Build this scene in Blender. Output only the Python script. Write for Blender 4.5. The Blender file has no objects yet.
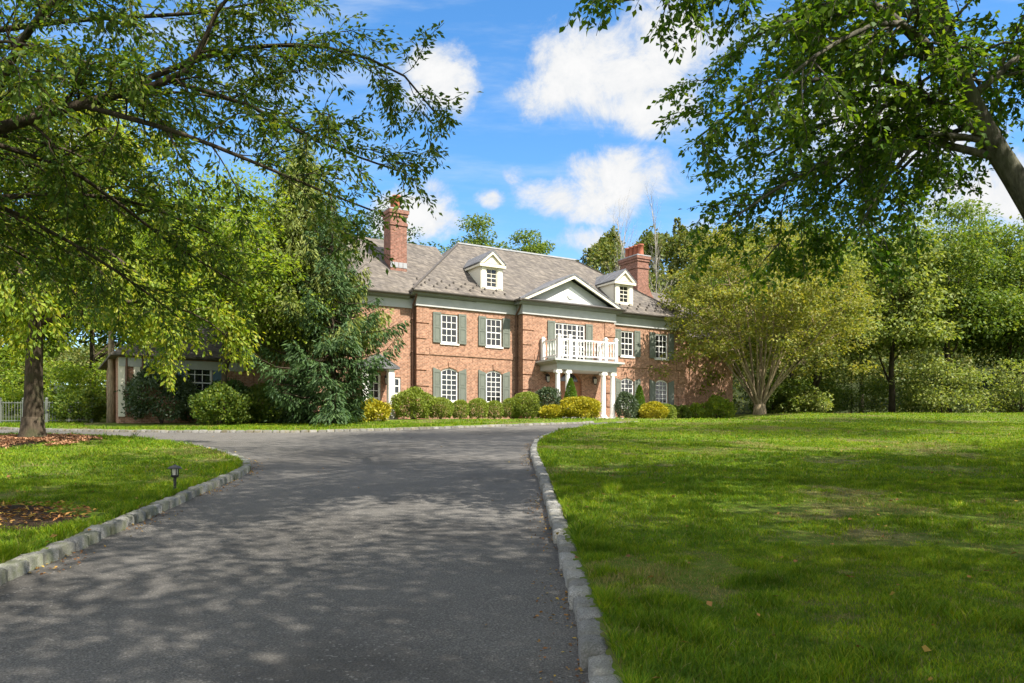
import bpy, bmesh, math, random
import numpy as np
from mathutils import Vector

random.seed(7)
RNG = np.random.default_rng(11)
scene = bpy.context.scene
COL = scene.collection
PI = math.pi

# ------------------------------------------------------------------ helpers
def link(o, parent=None):
    COL.objects.link(o)
    if parent is not None:
        o.parent = parent
    return o

def tag(o, label=None, cat=None, group=None, kind=None):
    if label: o['label'] = label
    if cat: o['category'] = cat
    if group: o['group'] = group
    if kind: o['kind'] = kind
    return o

def empty(name, loc=(0, 0, 0), rz=0.0):
    o = bpy.data.objects.new(name, None)
    o.empty_display_size = 0.3
    o.location = loc
    o.rotation_euler = (0, 0, rz)
    return link(o)

def mesh_np(name, verts, faces, mat, parent=None, smooth=False):
    """verts (N,3), faces (M,k) as arrays -> one mesh object"""
    verts = np.asarray(verts, np.float32); faces = np.asarray(faces, np.int32)
    m, k = faces.shape
    me = bpy.data.meshes.new(name)
    me.vertices.add(len(verts)); me.vertices.foreach_set('co', verts.ravel())
    me.loops.add(m * k); me.loops.foreach_set('vertex_index', faces.ravel())
    me.polygons.add(m)
    me.polygons.foreach_set('loop_start', np.arange(0, m * k, k, dtype=np.int32))
    me.polygons.foreach_set('loop_total', np.full(m, k, dtype=np.int32))
    if smooth:
        me.polygons.foreach_set('use_smooth', np.ones(m, dtype=bool))
    me.materials.append(mat)
    me.update(calc_edges=True)
    return link(bpy.data.objects.new(name, me), parent)

class MB:
    """collects polygons; 'build' links them as ONE mesh object"""
    def __init__(s, flip=False):
        s.v = []; s.f = []; s.flip = flip
    def add(s, vs, fs):
        b = len(s.v); s.v += [tuple(p) for p in vs]; s.f += [tuple(b + i for i in f) for f in fs]
    def box(s, a0, a1, b0, b1, c0, c1):
        s.add([(a0,b0,c0),(a1,b0,c0),(a1,b1,c0),(a0,b1,c0),(a0,b0,c1),(a1,b0,c1),(a1,b1,c1),(a0,b1,c1)],
              [(0,3,2,1),(4,5,6,7),(0,1,5,4),(1,2,6,5),(2,3,7,6),(3,0,4,7)])
    def prism(s, poly, w0, w1):
        """polygon in (u,h) extruded along w"""
        n = len(poly)
        s.add([(p[0], w0, p[1]) for p in poly] + [(p[0], w1, p[1]) for p in poly],
              [tuple(range(n)), tuple(range(2*n-1, n-1, -1))] + [(i, n+i, n+(i+1) % n, (i+1) % n) for i in range(n)])
    def prism_u(s, poly, u0, u1):
        """polygon in (w,h) extruded along u"""
        n = len(poly)
        s.add([(u0, p[0], p[1]) for p in poly] + [(u1, p[0], p[1]) for p in poly],
              [tuple(range(n)), tuple(range(2*n-1, n-1, -1))] + [(i, n+i, n+(i+1) % n, (i+1) % n) for i in range(n)])
    def bar(s, p, q, a, b=None):
        """square bar between two points"""
        b = b or a
        p = Vector(p); q = Vector(q); d = (q - p).normalized()
        up = Vector((0, 0, 1)) if abs(d.z) < .9 else Vector((0, 1, 0))
        x = d.cross(up).normalized(); y = x.cross(d).normalized()
        vs = []
        for c in (p, q):
            for sx, sy in ((-1,-1),(1,-1),(1,1),(-1,1)):
                vs.append(c + x*sx*a/2 + y*sy*b/2)
        s.add(vs, [(0,3,2,1),(4,5,6,7),(0,1,5,4),(1,2,6,5),(2,3,7,6),(3,0,4,7)])
    def lathe(s, cx, cy, prof, n=16):
        vs = []; fs = []
        for r, z in prof:
            for i in range(n):
                a = 2*PI*i/n
                vs.append((cx + r*math.cos(a), cy + r*math.sin(a), z))
        m = len(prof)
        for j in range(m-1):
            for i in range(n):
                fs.append((j*n+i, j*n+(i+1) % n, (j+1)*n+(i+1) % n, (j+1)*n+i))
        fs.append(tuple(range(n-1, -1, -1))); fs.append(tuple((m-1)*n+i for i in range(n)))
        s.add(vs, fs)
    def tube(s, pts, rad, k=8):
        pts = [Vector(p) for p in pts]; n = len(pts)
        if not isinstance(rad, (list, tuple)): rad = [rad]*n
        vs = []; fs = []
        ref = Vector((0.31, 0.17, 0.93)).normalized()
        for i, p in enumerate(pts):
            t = (pts[min(i+1, n-1)] - pts[max(i-1, 0)]).normalized()
            x = t.cross(ref)
            if x.length < .05: x = t.cross(Vector((1, 0, 0)))
            x.normalize(); y = t.cross(x)
            for j in range(k):
                a = 2*PI*j/k
                vs.append(p + (x*math.cos(a) + y*math.sin(a))*rad[i])
        for i in range(n-1):
            for j in range(k):
                fs.append((i*k+j, i*k+(j+1) % k, (i+1)*k+(j+1) % k, (i+1)*k+j))
        fs.append(tuple(range(k-1, -1, -1))); fs.append(tuple((n-1)*k+j for j in range(k)))
        s.add(vs, fs)
    def build(s, name, mat, parent=None, smooth=False, recalc=True):
        me = bpy.data.meshes.new(name)
        vs = [(p[0], -p[1], p[2]) for p in s.v] if s.flip else s.v
        me.from_pydata(vs, [], s.f)
        if recalc:
            bm = bmesh.new(); bm.from_mesh(me)
            bmesh.ops.recalc_face_normals(bm, faces=bm.faces)
            bm.to_mesh(me); bm.free()
        if smooth:
            for p in me.polygons: p.use_smooth = True
        me.materials.append(mat)
        return link(bpy.data.objects.new(name, me), parent)

def vnoise(x, y, sc, seed=0):
    """value noise 0..1, numpy"""
    x = np.asarray(x)*sc + seed*17.3; y = np.asarray(y)*sc - seed*9.7
    xi = np.floor(x).astype(np.int64); yi = np.floor(y).astype(np.int64)
    xf = x - xi; yf = y - yi
    def h(a, b):
        n = (a*374761393 + b*668265263 + seed*974711) & 0x7fffffff
        n = ((n ^ (n >> 13))*1274126177) & 0x7fffffff
        return (n ^ (n >> 16)) % 10007 / 10007.0
    u = xf*xf*(3-2*xf); v = yf*yf*(3-2*yf)
    return (h(xi, yi)*(1-u) + h(xi+1, yi)*u)*(1-v) + (h(xi, yi+1)*(1-u) + h(xi+1, yi+1)*u)*v
def fbm(x, y, sc, seed=0, o=4):
    s = 0; a = .5; t = 0
    for i in range(o):
        s = s + a*vnoise(x, y, sc*2**i, seed+i); t += a; a *= .5
    return s/t
def sstep(a, b, x):
    t = np.clip((np.asarray(x, float)-a)/(b-a), 0, 1); return t*t*(3-2*t)

def catmull(P, step):
    P = [np.array(p, float) for p in P]
    Q = [2*P[0]-P[1]] + P + [2*P[-1]-P[-2]]
    out = []
    for i in range(1, len(Q)-2):
        L = np.linalg.norm(Q[i+1]-Q[i]); n = max(1, int(round(L/step)))
        for j in range(n):
            t = j/n
            out.append(.5*((2*Q[i]) + (-Q[i-1]+Q[i+1])*t + (2*Q[i-1]-5*Q[i]+4*Q[i+1]-Q[i+2])*t*t + (-Q[i-1]+3*Q[i]-3*Q[i+1]+Q[i+2])*t**3))
    out.append(P[-1])
    return np.array(out)

# ------------------------------------------------------------------ materials
def nmat(name):
    m = bpy.data.materials.new(name); m.use_nodes = True
    nt = m.node_tree; nt.nodes.clear()
    out = nt.nodes.new('ShaderNodeOutputMaterial')
    return m, nt, out
def N(nt, typ, **kw):
    n = nt.nodes.new(typ)
    for k, v in kw.items(): setattr(n, k, v)
    return n
def ramp(nt, src, stops):
    r = N(nt, 'ShaderNodeValToRGB')
    el = r.color_ramp.elements
    while len(el) < len(stops): el.new(.5)
    for e, (p, c) in zip(el, stops):
        e.position = p; e.color = (c[0], c[1], c[2], 1)
    nt.links.new(src, r.inputs[0]); return r.outputs[0]
def noise(nt, vec, scale, detail=4, rough=.55):
    n = N(nt, 'ShaderNodeTexNoise'); n.inputs['Scale'].default_value = scale
    n.inputs['Detail'].default_value = detail; n.inputs['Roughness'].default_value = rough
    if vec is not None: nt.links.new(vec, n.inputs['Vector'])
    return n.outputs['Fac']
def mixc(nt, fac, a, b, typ='MIX'):
    m = N(nt, 'ShaderNodeMix', data_type='RGBA', blend_type=typ)
    for s, i in ((fac, 0), (a, 6), (b, 7)):
        if hasattr(s, 'is_linked') or hasattr(s, 'links'): nt.links.new(s, m.inputs[i])
        elif i == 0: m.inputs[0].default_value = s
        else: m.inputs[i].default_value = (s[0], s[1], s[2], 1)
    return m.outputs[2]
def math_(nt, op, a, b=None, c=None, clamp=False):
    n = N(nt, 'ShaderNodeMath', operation=op); n.use_clamp = clamp
    for i, s in enumerate((a, b, c)):
        if s is None: continue
        if hasattr(s, 'links'): nt.links.new(s, n.inputs[i])
        else: n.inputs[i].default_value = s
    return n.outputs[0]
def bsdf(nt, out, col, rough=.8, spec=.3, bump=None, bstr=.3, bdist=.02, metal=0):
    b = N(nt, 'ShaderNodeBsdfPrincipled')
    if hasattr(col, 'links'): nt.links.new(col, b.inputs['Base Color'])
    else: b.inputs['Base Color'].default_value = (*col, 1)
    if hasattr(rough, 'links'): nt.links.new(rough, b.inputs['Roughness'])
    else: b.inputs['Roughness'].default_value = rough
    b.inputs['Specular IOR Level'].default_value = spec
    b.inputs['Metallic'].default_value = metal
    if bump is not None:
        bp = N(nt, 'ShaderNodeBump'); bp.inputs['Strength'].default_value = bstr; bp.inputs['Distance'].default_value = bdist
        nt.links.new(bump, bp.inputs['Height']); nt.links.new(bp.outputs[0], b.inputs['Normal'])
    nt.links.new(b.outputs[0], out.inputs[0]); return b
def objco(nt):
    return N(nt, 'ShaderNodeTexCoord').outputs['Object']

def paint(name, col, rough=.55, var=.12, spec=.35):
    m, nt, out = nmat(name); co = objco(nt)
    f = noise(nt, co, 2.3, 6, .6)
    a = tuple(c*(1-var) for c in col); b = tuple(min(1, c*(1+var)) for c in col)
    c = ramp(nt, f, [(.3, a), (.7, b)])
    bsdf(nt, out, c, rough, spec, noise(nt, co, 30), .08, .004)
    return m

def brick_mat(name, c1, c2, mortar, bw=.21, bh=.075, ms=.01, slope=1.0, rough=.9, extra=None, bumpd=.012):
    """brick / slate courses in the object's own coordinates (u+y along the wall, z up)"""
    m, nt, out = nmat(name); co = objco(nt)
    sp = N(nt, 'ShaderNodeSeparateXYZ'); nt.links.new(co, sp.inputs[0])
    ux = math_(nt, 'ADD', sp.outputs[0], sp.outputs[1])
    uz = math_(nt, 'MULTIPLY', sp.outputs[2], slope)
    cb = N(nt, 'ShaderNodeCombineXYZ'); nt.links.new(ux, cb.inputs[0]); nt.links.new(uz, cb.inputs[1])
    br = N(nt, 'ShaderNodeTexBrick'); nt.links.new(cb.outputs[0], br.inputs['Vector'])
    br.inputs['Scale'].default_value = 1; br.inputs['Mortar Size'].default_value = ms
    br.inputs['Brick Width'].default_value = bw; br.inputs['Row Height'].default_value = bh
    br.inputs['Bias'].default_value = 0; br.inputs['Mortar Smooth'].default_value = .2
    br.inputs['Color1'].default_value = (*c1, 1); br.inputs['Color2'].default_value = (*c2, 1)
    br.inputs['Mortar'].default_value = (*mortar, 1)
    f = noise(nt, co, .7, 5, .65)
    c = mixc(nt, math_(nt, 'MULTIPLY', f, .55), br.outputs['Color'], extra or c2)
    # odd single bricks / slates
    wn = N(nt, 'ShaderNodeTexWhiteNoise'); 
    q = N(nt, 'ShaderNodeVectorMath', operation='SNAP'); nt.links.new(cb.outputs[0], q.inputs[0]); q.inputs[1].default_value = (bw/2, bh, 1)
    nt.links.new(q.outputs[0], wn.inputs['Vector'])
    v = N(nt, 'ShaderNodeHueSaturation'); nt.links.new(c, v.inputs['Color'])
    nt.links.new(math_(nt, 'MULTIPLY_ADD', wn.outputs['Value'], .55, .72), v.inputs['Value'])
    bsdf(nt, out, v.outputs[0], rough, .2, math_(nt, 'SUBTRACT', 1.0, br.outputs['Fac']), .6, bumpd)
    return m

def leaf_mat(name, cols, trans=.35, tcol=None, gloss=.02, rough=.6, patch=None):
    m, nt, out = nmat(name)
    g = N(nt, 'ShaderNodeNewGeometry')
    k = len(cols)
    c = ramp(nt, g.outputs['Random Per Island'], [(i/(k-1), cc) for i, cc in enumerate(cols)])
    if patch:
        co = objco(nt)
        for sc_, lo_, hi_ in patch:
            c = mixc(nt, 1.0, c, ramp(nt, noise(nt, co, sc_, 4, .6), [(.32, lo_), (.66, hi_)]), 'MULTIPLY')
    d = N(nt, 'ShaderNodeBsdfDiffuse'); nt.links.new(c, d.inputs[0])
    t = N(nt, 'ShaderNodeBsdfTranslucent')
    hs = N(nt, 'ShaderNodeMix', data_type='RGBA', blend_type='MULTIPLY'); hs.inputs[0].default_value = 1
    nt.links.new(c, hs.inputs[6]); hs.inputs[7].default_value = (*(tcol or (1.5, 1.45, .6)), 1)
    nt.links.new(hs.outputs[2], t.inputs[0])
    mx = N(nt, 'ShaderNodeMixShader'); mx.inputs[0].default_value = trans
    nt.links.new(d.outputs[0], mx.inputs[1]); nt.links.new(t.outputs[0], mx.inputs[2])
    gl = N(nt, 'ShaderNodeBsdfGlossy'); gl.inputs['Roughness'].default_value = rough
    gl.inputs[0].default_value = (.8, .85, .8, 1)
    m2 = N(nt, 'ShaderNodeMixShader'); m2.inputs[0].default_value = gloss
    nt.links.new(mx.outputs[0], m2.inputs[1]); nt.links.new(gl.outputs[0], m2.inputs[2])
    nt.links.new(m2.outputs[0], out.inputs[0])
    return m

def bark_mat(name, a, b, sc=1.0, moss=None):
    m, nt, out = nmat(name); co = objco(nt)
    mp = N(nt, 'ShaderNodeMapping'); nt.links.new(co, mp.inputs[0]); mp.inputs['Scale'].default_value = (9*sc, 9*sc, 2.2*sc)
    f = noise(nt, mp.outputs[0], 1.6, 8, .7)
    c = ramp(nt, f, [(.32, a), (.68, b)])
    f2 = noise(nt, co, 2.1*sc, 5, .6)
    if moss: c = mixc(nt, ramp(nt, f2, [(.5, (0,0,0)), (.68, (.8,.8,.8))]), c, moss)
    bsdf(nt, out, c, .92, .15, f, .9, .04)
    return m

M = {}
M['brick'] = brick_mat('brick_masonry', (.32,.148,.088), (.215,.092,.056), (.36,.285,.215), extra=(.37,.22,.145))
M['brick_dark'] = brick_mat('chimney_brick', (.25,.10,.068), (.18,.075,.052), (.26,.20,.16), extra=(.22,.115,.085))
M['slate'] = brick_mat('roof_slate', (.135,.120,.102), (.066,.060,.058), (.035,.032,.03), bw=.34, bh=.19, ms=.012, slope=1.62, rough=.7, extra=(.145,.122,.095), bumpd=.02)
M['slate_grey'] = brick_mat('dormer_slate', (.13,.135,.14), (.10,.10,.11), (.06,.06,.06), bw=.34, bh=.19, ms=.012, slope=1.62, rough=.7, extra=(.16,.16,.17), bumpd=.02)
M['white'] = paint('white_paint', (.74,.73,.69), .5, .05)
M['cream'] = paint('cream_paint', (.66,.62,.50), .55, .05)
M['frieze'] = paint('blue_grey_paint', (.40,.405,.39), .6, .08)
M['grey_trim'] = paint('grey_trim_paint', (.20,.21,.20), .6, .1)
M['shutter'] = paint('shutter_paint', (.125,.140,.115), .55, .1)
M['blue_shutter'] = paint('blue_shutter_paint', (.10,.17,.24), .55, .1)
M['gutter'] = paint('gutter_metal', (.075,.065,.055), .5, .2)
M['copper'] = paint('brown_copper', (.13,.07,.045), .5, .2)
M['door'] = paint('door_wood', (.26,.11,.05), .45, .3)
M['iron'] = paint('black_iron', (.02,.02,.02), .45, .2)
M['pot'] = paint('terracotta', (.27,.085,.045), .8, .2)
M['lead'] = paint('lead_flashing', (.28,.29,.30), .6, .2)
M['stone'] = paint('pale_stone', (.46,.43,.38), .85, .15)
M['fence'] = paint('pale_fence_metal', (.13,.14,.125), .5, .1)

m, nt, out = nmat('window_glass')
gco = objco(nt)
bsdf(nt, out, (.014,.016,.018), .05, .6, noise(nt, gco, 2.2, 3, .5), .35, .03); M['glass'] = m
m, nt, out = nmat('lamp_glass')
bsdf(nt, out, (.62,.58,.50), .3, .5); M['lampglass'] = m

# asphalt
m, nt, out = nmat('asphalt'); co = objco(nt)
fine = noise(nt, co, 70, 3, .75); mid = noise(nt, co, 28, 4, .6); big = noise(nt, co, .55, 5, .6)
c = ramp(nt, fine, [(.34, (.032,.030,.028)), (.52, (.094,.089,.082)), (.68, (.21,.20,.18))])
c = mixc(nt, math_(nt, 'MULTIPLY', ramp(nt, big, [(.35, (0,0,0)), (.7, (1,1,1))]), .5), c, (.125,.118,.108))
vo = N(nt, 'ShaderNodeTexVoronoi'); nt.links.new(co, vo.inputs['Vector']); vo.inputs['Scale'].default_value = 60
wn = N(nt, 'ShaderNodeTexWhiteNoise'); nt.links.new(vo.outputs['Color'], wn.inputs['Vector'])
st = noise(nt, co, .23, 7, .68)
c = mixc(nt, ramp(nt, st, [(.40, (.62,.62,.62)), (.52, (0,0,0))]), c, (.045,.042,.038))
c = mixc(nt, math_(nt, 'GREATER_THAN', wn.outputs['Value'], .975), c, (.16,.152,.14))
bsdf(nt, out, c, .88, .25, math_(nt, 'ADD', mid, vo.outputs['Distance']), .55, .012); M['asphalt'] = m

# granite kerb
def granite(name, k, moss, mc):
    m, nt, out = nmat(name); co = objco(nt)
    g = N(nt, 'ShaderNodeNewGeometry')
    f1 = noise(nt, co, 85, 4, .75); f2 = noise(nt, co, 4, 6, .65)
    c = ramp(nt, f1, [(.33, (.12*k,.118*k,.112*k)), (.5, (.27*k,.265*k,.25*k)), (.68, (.42*k,.415*k,.39*k))])
    c = mixc(nt, ramp(nt, f2, [(.42, (0,0,0)), (.66, (moss,moss,moss))]), c, mc)
    hs = N(nt, 'ShaderNodeHueSaturation'); nt.links.new(c, hs.inputs['Color'])
    nt.links.new(math_(nt, 'MULTIPLY_ADD', g.outputs['Random Per Island'], .5, .72), hs.inputs['Value'])
    bsdf(nt, out, hs.outputs[0], .9, .2, math_(nt, 'ADD', f1, math_(nt, 'MULTIPLY', f2, 2)), .7, .015); M[name] = m
granite('granite', .86, .55, (.15,.145,.10)); granite('granite_moss', .8, .8, (.11,.125,.055)); granite('granite_old', .62, .85, (.12,.10,.05))

# soil/turf below the blades
m, nt, out = nmat('turf_soil'); co = objco(nt)
f1 = noise(nt, co, .55, 6, .62); f2 = noise(nt, co, 9, 6, .7); f3 = noise(nt, co, 60, 3, .7)
gcol = ramp(nt, f2, [(.3, (.055,.095,.010)), (.55, (.095,.145,.014)), (.75, (.14,.165,.025))])
scol = ramp(nt, f3, [(.3, (.06,.048,.024)), (.7, (.19,.155,.08))])
c = mixc(nt, ramp(nt, math_(nt, 'ADD', math_(nt, 'MULTIPLY', f1, .7), math_(nt, 'MULTIPLY', f2, .3)), [(.50, (0,0,0)), (.60, (.75,.75,.75))]), gcol, scol)
bsdf(nt, out, c, .95, .1, math_(nt, 'ADD', f2, f3), .8, .03); M['turf'] = m

m, nt, out = nmat('dark_mulch'); co = objco(nt)
f2 = noise(nt, co, 22, 6, .75)
c = ramp(nt, f2, [(.32, (.012,.008,.006)), (.55, (.05,.032,.02)), (.75, (.13,.085,.05))])
bsdf(nt, out, c, .95, .1, f2, 1.0, .06); M['mulch'] = m

M['bark_dark'] = bark_mat('dark_bark', (.022,.017,.012), (.085,.066,.045), 1.0, (.05,.055,.025))
M['bark_grey'] = bark_mat('grey_bark', (.028,.025,.02), (.17,.155,.13), .7, (.075,.085,.045))
M['bark_tan'] = bark_mat('tan_bark', (.10,.08,.05), (.36,.28,.18), .8)
M['bark_pale'] = bark_mat('pale_bark', (.22,.20,.17), (.42,.39,.34), 1.0)

M['lf_right'] = leaf_mat('beech_leaves', [(.04,.095,.010), (.065,.135,.012), (.10,.175,.015), (.16,.215,.020)], .48)
M['lf_near'] = leaf_mat('cherry_leaves', [(.04,.085,.013), (.062,.12,.014), (.095,.155,.018), (.18,.20,.022)], .48)
M['lf_yellow'] = leaf_mat('yellow_green_leaves', [(.11,.18,.014), (.17,.25,.018), (.25,.31,.024), (.33,.31,.03)], .5)
M['lf_lime'] = leaf_mat('lime_leaves', [(.085,.15,.012), (.13,.21,.015), (.19,.26,.02), (.25,.29,.025)], .48)
M['lf_olive'] = leaf_mat('olive_bronze_leaves', [(.10,.135,.024), (.165,.19,.034), (.22,.225,.044), (.255,.225,.048)], .42)
M['lf_mid'] = leaf_mat('mid_green_leaves', [(.05,.095,.014), (.08,.135,.018), (.115,.17,.022), (.18,.21,.03)], .4)
M['lf_pale'] = leaf_mat('pale_green_leaves', [(.09,.14,.028), (.15,.20,.04), (.21,.25,.06), (.27,.29,.08)], .42)
M['lf_deep'] = leaf_mat('deep_green_leaves', [(.028,.065,.018), (.042,.085,.022), (.065,.11,.028)], .3)
M['spruce'] = leaf_mat('spruce_needles', [(.032,.07,.024), (.052,.10,.030), (.08,.135,.038)], .25, (1.2,1.3,.7))
M['weeping'] = leaf_mat('pale_needles', [(.10,.14,.03), (.16,.20,.04), (.24,.26,.06)], .35, (1.3,1.3,.6))
M['box'] = leaf_mat('boxwood_leaves', [(.11,.165,.022), (.19,.245,.034), (.27,.31,.055)], .3)
M['boxdark'] = leaf_mat('holly_leaves', [(.025,.05,.018), (.04,.07,.024), (.08,.115,.045)], .25, gloss=.05)
M['gold'] = leaf_mat('golden_leaves', [(.20,.22,.015), (.34,.31,.018), (.46,.38,.02)], .3, (1.2,1.1,.4))
M['cone'] = leaf_mat('bright_conifer_leaves', [(.055,.12,.012), (.09,.17,.016), (.13,.21,.02)], .3)
M['forest'] = leaf_mat('forest_leaves', [(.06,.095,.022), (.09,.125,.028), (.13,.15,.034), (.17,.16,.045)], .3)
M['blade'] = leaf_mat('grass_blades', [(.055,.14,.006), (.09,.195,.008), (.14,.24,.011), (.225,.275,.022)], .38, (1.4,1.25,.4), .012, patch=[(.45, (.80,.86,.80), (1.30,1.14,1.05)), (2.6, (.52,.60,.62), (1.35,1.26,1.05)), (14, (.75,.78,.8), (1.22,1.18,1.1))])
M['dryblade'] = leaf_mat('straw_blades', [(.13,.13,.03), (.22,.19,.06), (.30,.25,.10)], .25, (1.1,1.05,.7), .01)
M['fallen'] = leaf_mat('dry_leaves', [(.10,.045,.02), (.22,.10,.035), (.34,.19,.05), (.40,.30,.06)], .15, (1.1,1.0,.7))
M['litter'] = leaf_mat('orange_mulch_chips', [(.17,.085,.045), (.32,.165,.09), (.45,.26,.15)], .05, (1,1,1))

# ------------------------------------------------------------------ terrain
HX, HY, HZ = -5.160, 44.0, 3.18           # house corner: origin of the house's own frame
DU = (.860475, .509492); DN = (.509492, -.860475)
HROT = math.atan2(DU[1], DU[0])
def uw(x, y):
    a = x-HX; b = y-HY
    return a*DU[0]+b*DU[1], a*DN[0]+b*DN[1]
def hw(u, w):
    return HX+DU[0]*u+DN[0]*w, HY+DU[1]*u+DN[1]*w

def gz(x, y):
    """lawn height: a 7 % rise to the terrace of the house, a hill far behind"""
    x = np.asarray(x, float); y = np.asarray(y, float)
    u, w = uw(x, y)
    cap = 3.18 + .72*sstep(17.5, 25, u)
    a = .072*np.maximum(y, -12)
    k = .35
    h = np.clip(.5+.5*(cap-a)/k, 0, 1)
    z = cap*(1-h)+a*h - k*h*(1-h)*.5
    z = z + 45*sstep(95, 225, y)*(.80+.20*np.sin(x*.021+.6))*(.5+.5*sstep(-6, 24, x-.04*(y-150))) + 8*sstep(230, 400, y)
    # gentle mound round the island tree
    z = z + .22*np.exp(-((x+13.5)**2+(y-21.0)**2)/20.0)
    z = z + .035*(fbm(x, y, .35, 3, 3)-.5)*sstep(1.0, 4.0, np.abs(x+2.2)-2.2)
    return z
def g1(x, y): return float(gz(x, y))

KR = catmull([(.37,-9),(.39,1),(.42,4.28),(.44,5.45),(.46,6.96),(.47,9.28),(.49,11.92),(.48,15.63),(.47,19.22),(.51,21.9),(.75,25.46),(1.29,28.98),(2.09,31.93),(3.38,35.05),(4.6,37.3),(6.0,39.3)], .35)
KL = catmull([(-4.0,-9),(-4.2,1),(-4.26,6.03),(-4.35,6.89),(-4.43,7.93),(-4.59,9.49),(-4.8,11.7),(-4.99,13.6),(-5.12,15.25),(-5.32,16.45),(-5.8,17.85),(-6.36,18.93),(-7.63,20.81),(-9.76,23.11),(-12.32,25.46),(-15.29,27.4),(-18.32,28.98),(-21.46,30.38),(-27,33),(-40,38)], .35)
KF = catmull([(-40,42.5),(-27,36.2),(-24.41,34.9),(-21.26,33.64),(-16.24,31.93),(-11.99,31.14),(-8.25,31.53),(-4.59,33.2),(-1.41,35.75),(1.31,38.02),(3.0,39.3),(4.1,40.3)], .35)
DRIVE = np.concatenate([KR, np.array([[8.6,41.6],[7.9,43.0],[5.2,41.6]]), KF[::-1], KL[::-1]])

def inside(px, py, poly):
    r = np.zeros(px.shape, bool); n = len(poly)
    for i in range(n):
        x0, y0 = poly[i]; x1, y1 = poly[(i+1) % n]
        if y0 == y1: continue
        c = (y0 > py) != (y1 > py)
        r ^= c & (px < (x1-x0)*(py-y0)/(y1-y0)+x0)
    return r
def dist_poly(px, py, line):
    d = np.full(px.shape, 1e9)
    for i in range(len(line)-1):
        ax, ay = line[i]; bx, by = line[i+1]
        vx, vy = bx-ax, by-ay; L = vx*vx+vy*vy+1e-9
        t = np.clip(((px-ax)*vx+(py-ay)*vy)/L, 0, 1)
        d = np.minimum(d, np.hypot(px-ax-t*vx, py-ay-t*vy))
    return d

def axis_coords(lo, hi, fine, far0, far1):
    a = list(np.arange(lo, hi+1e-6, fine))
    s = fine
    while a[-1] < far1:
        s *= 1.18; a.append(a[-1]+s)
    s = fine; b = []
    c = a[0]
    while c > far0:
        s *= 1.18; c -= s; b.append(c)
    return np.array(b[::-1]+a)
gx = axis_coords(-26, 26, .16, -700, 700); gy = axis_coords(-4, 46, .16, -150, 900)
GX, GY = np.meshgrid(gx, gy)
Z = gz(GX, GY)
ins = inside(GX, GY, DRIVE)
core = (np.abs(GX) < 41) & (GY > -9) & (GY < 44)
dk_ = np.full(GX.shape, 9.0)
ci = np.nonzero(core)
dk_[ci] = np.minimum(np.minimum(dist_poly(GX[ci], GY[ci], KR[::2]), dist_poly(GX[ci], GY[ci], KL[::2])), dist_poly(GX[ci], GY[ci], KF[::2]))
Z = Z - .3*(ins | (dk_ < .09))
nx, ny = len(gx), len(gy)
idx = np.arange(nx*ny).reshape(ny, nx)
F = np.stack([idx[:-1,:-1], idx[:-1,1:], idx[1:,1:], idx[1:,:-1]], -1).reshape(-1, 4)
ground = mesh_np('ground', np.stack([GX, GY, Z], -1).reshape(-1, 3), F, M['turf'], smooth=True)
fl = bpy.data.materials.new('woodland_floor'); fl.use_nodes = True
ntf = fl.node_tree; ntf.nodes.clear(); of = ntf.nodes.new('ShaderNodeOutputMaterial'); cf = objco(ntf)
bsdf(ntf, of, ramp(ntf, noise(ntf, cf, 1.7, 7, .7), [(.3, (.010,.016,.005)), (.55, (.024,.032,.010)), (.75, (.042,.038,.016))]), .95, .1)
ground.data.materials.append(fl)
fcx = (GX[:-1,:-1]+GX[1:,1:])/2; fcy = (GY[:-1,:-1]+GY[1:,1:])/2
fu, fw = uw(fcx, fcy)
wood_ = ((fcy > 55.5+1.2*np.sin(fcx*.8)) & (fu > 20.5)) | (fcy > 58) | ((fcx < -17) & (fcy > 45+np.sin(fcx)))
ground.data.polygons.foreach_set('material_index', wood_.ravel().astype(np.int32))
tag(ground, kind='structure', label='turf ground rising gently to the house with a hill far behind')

# driveway: clipped grid sheet following the slope, 0.11 m below the lawn
sx = np.arange(-40, 9.5, .3); sy = np.arange(-9, 44, .3)
SX, SY = np.meshgrid(sx, sy)
mid = inside(SX[:-1,:-1]+.15, SY[:-1,:-1]+.15, DRIVE)
near = np.minimum(np.minimum(dist_poly(SX[:-1,:-1]+.15, SY[:-1,:-1]+.15, KR), dist_poly(SX[:-1,:-1]+.15, SY[:-1,:-1]+.15, KL)), dist_poly(SX[:-1,:-1]+.15, SY[:-1,:-1]+.15, KF)) < .16
keep = mid | near
sid = np.arange(SX.size).reshape(SX.shape)
SF = np.stack([sid[:-1,:-1], sid[:-1,1:], sid[1:,1:], sid[1:,:-1]], -1)[keep]
used, inv = np.unique(SF, return_inverse=True)
def gz_smooth(x, y):
    return gz(x, y)
DV = np.stack([SX.ravel()[used], SY.ravel()[used], gz(SX.ravel()[used], SY.ravel()[used])-.11], -1)
drive = mesh_np('driveway', DV, inv.reshape(-1, 4), M['asphalt'], smooth=True)
tag(drive, kind='structure', label='worn grey asphalt driveway curving up to the house')

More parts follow.
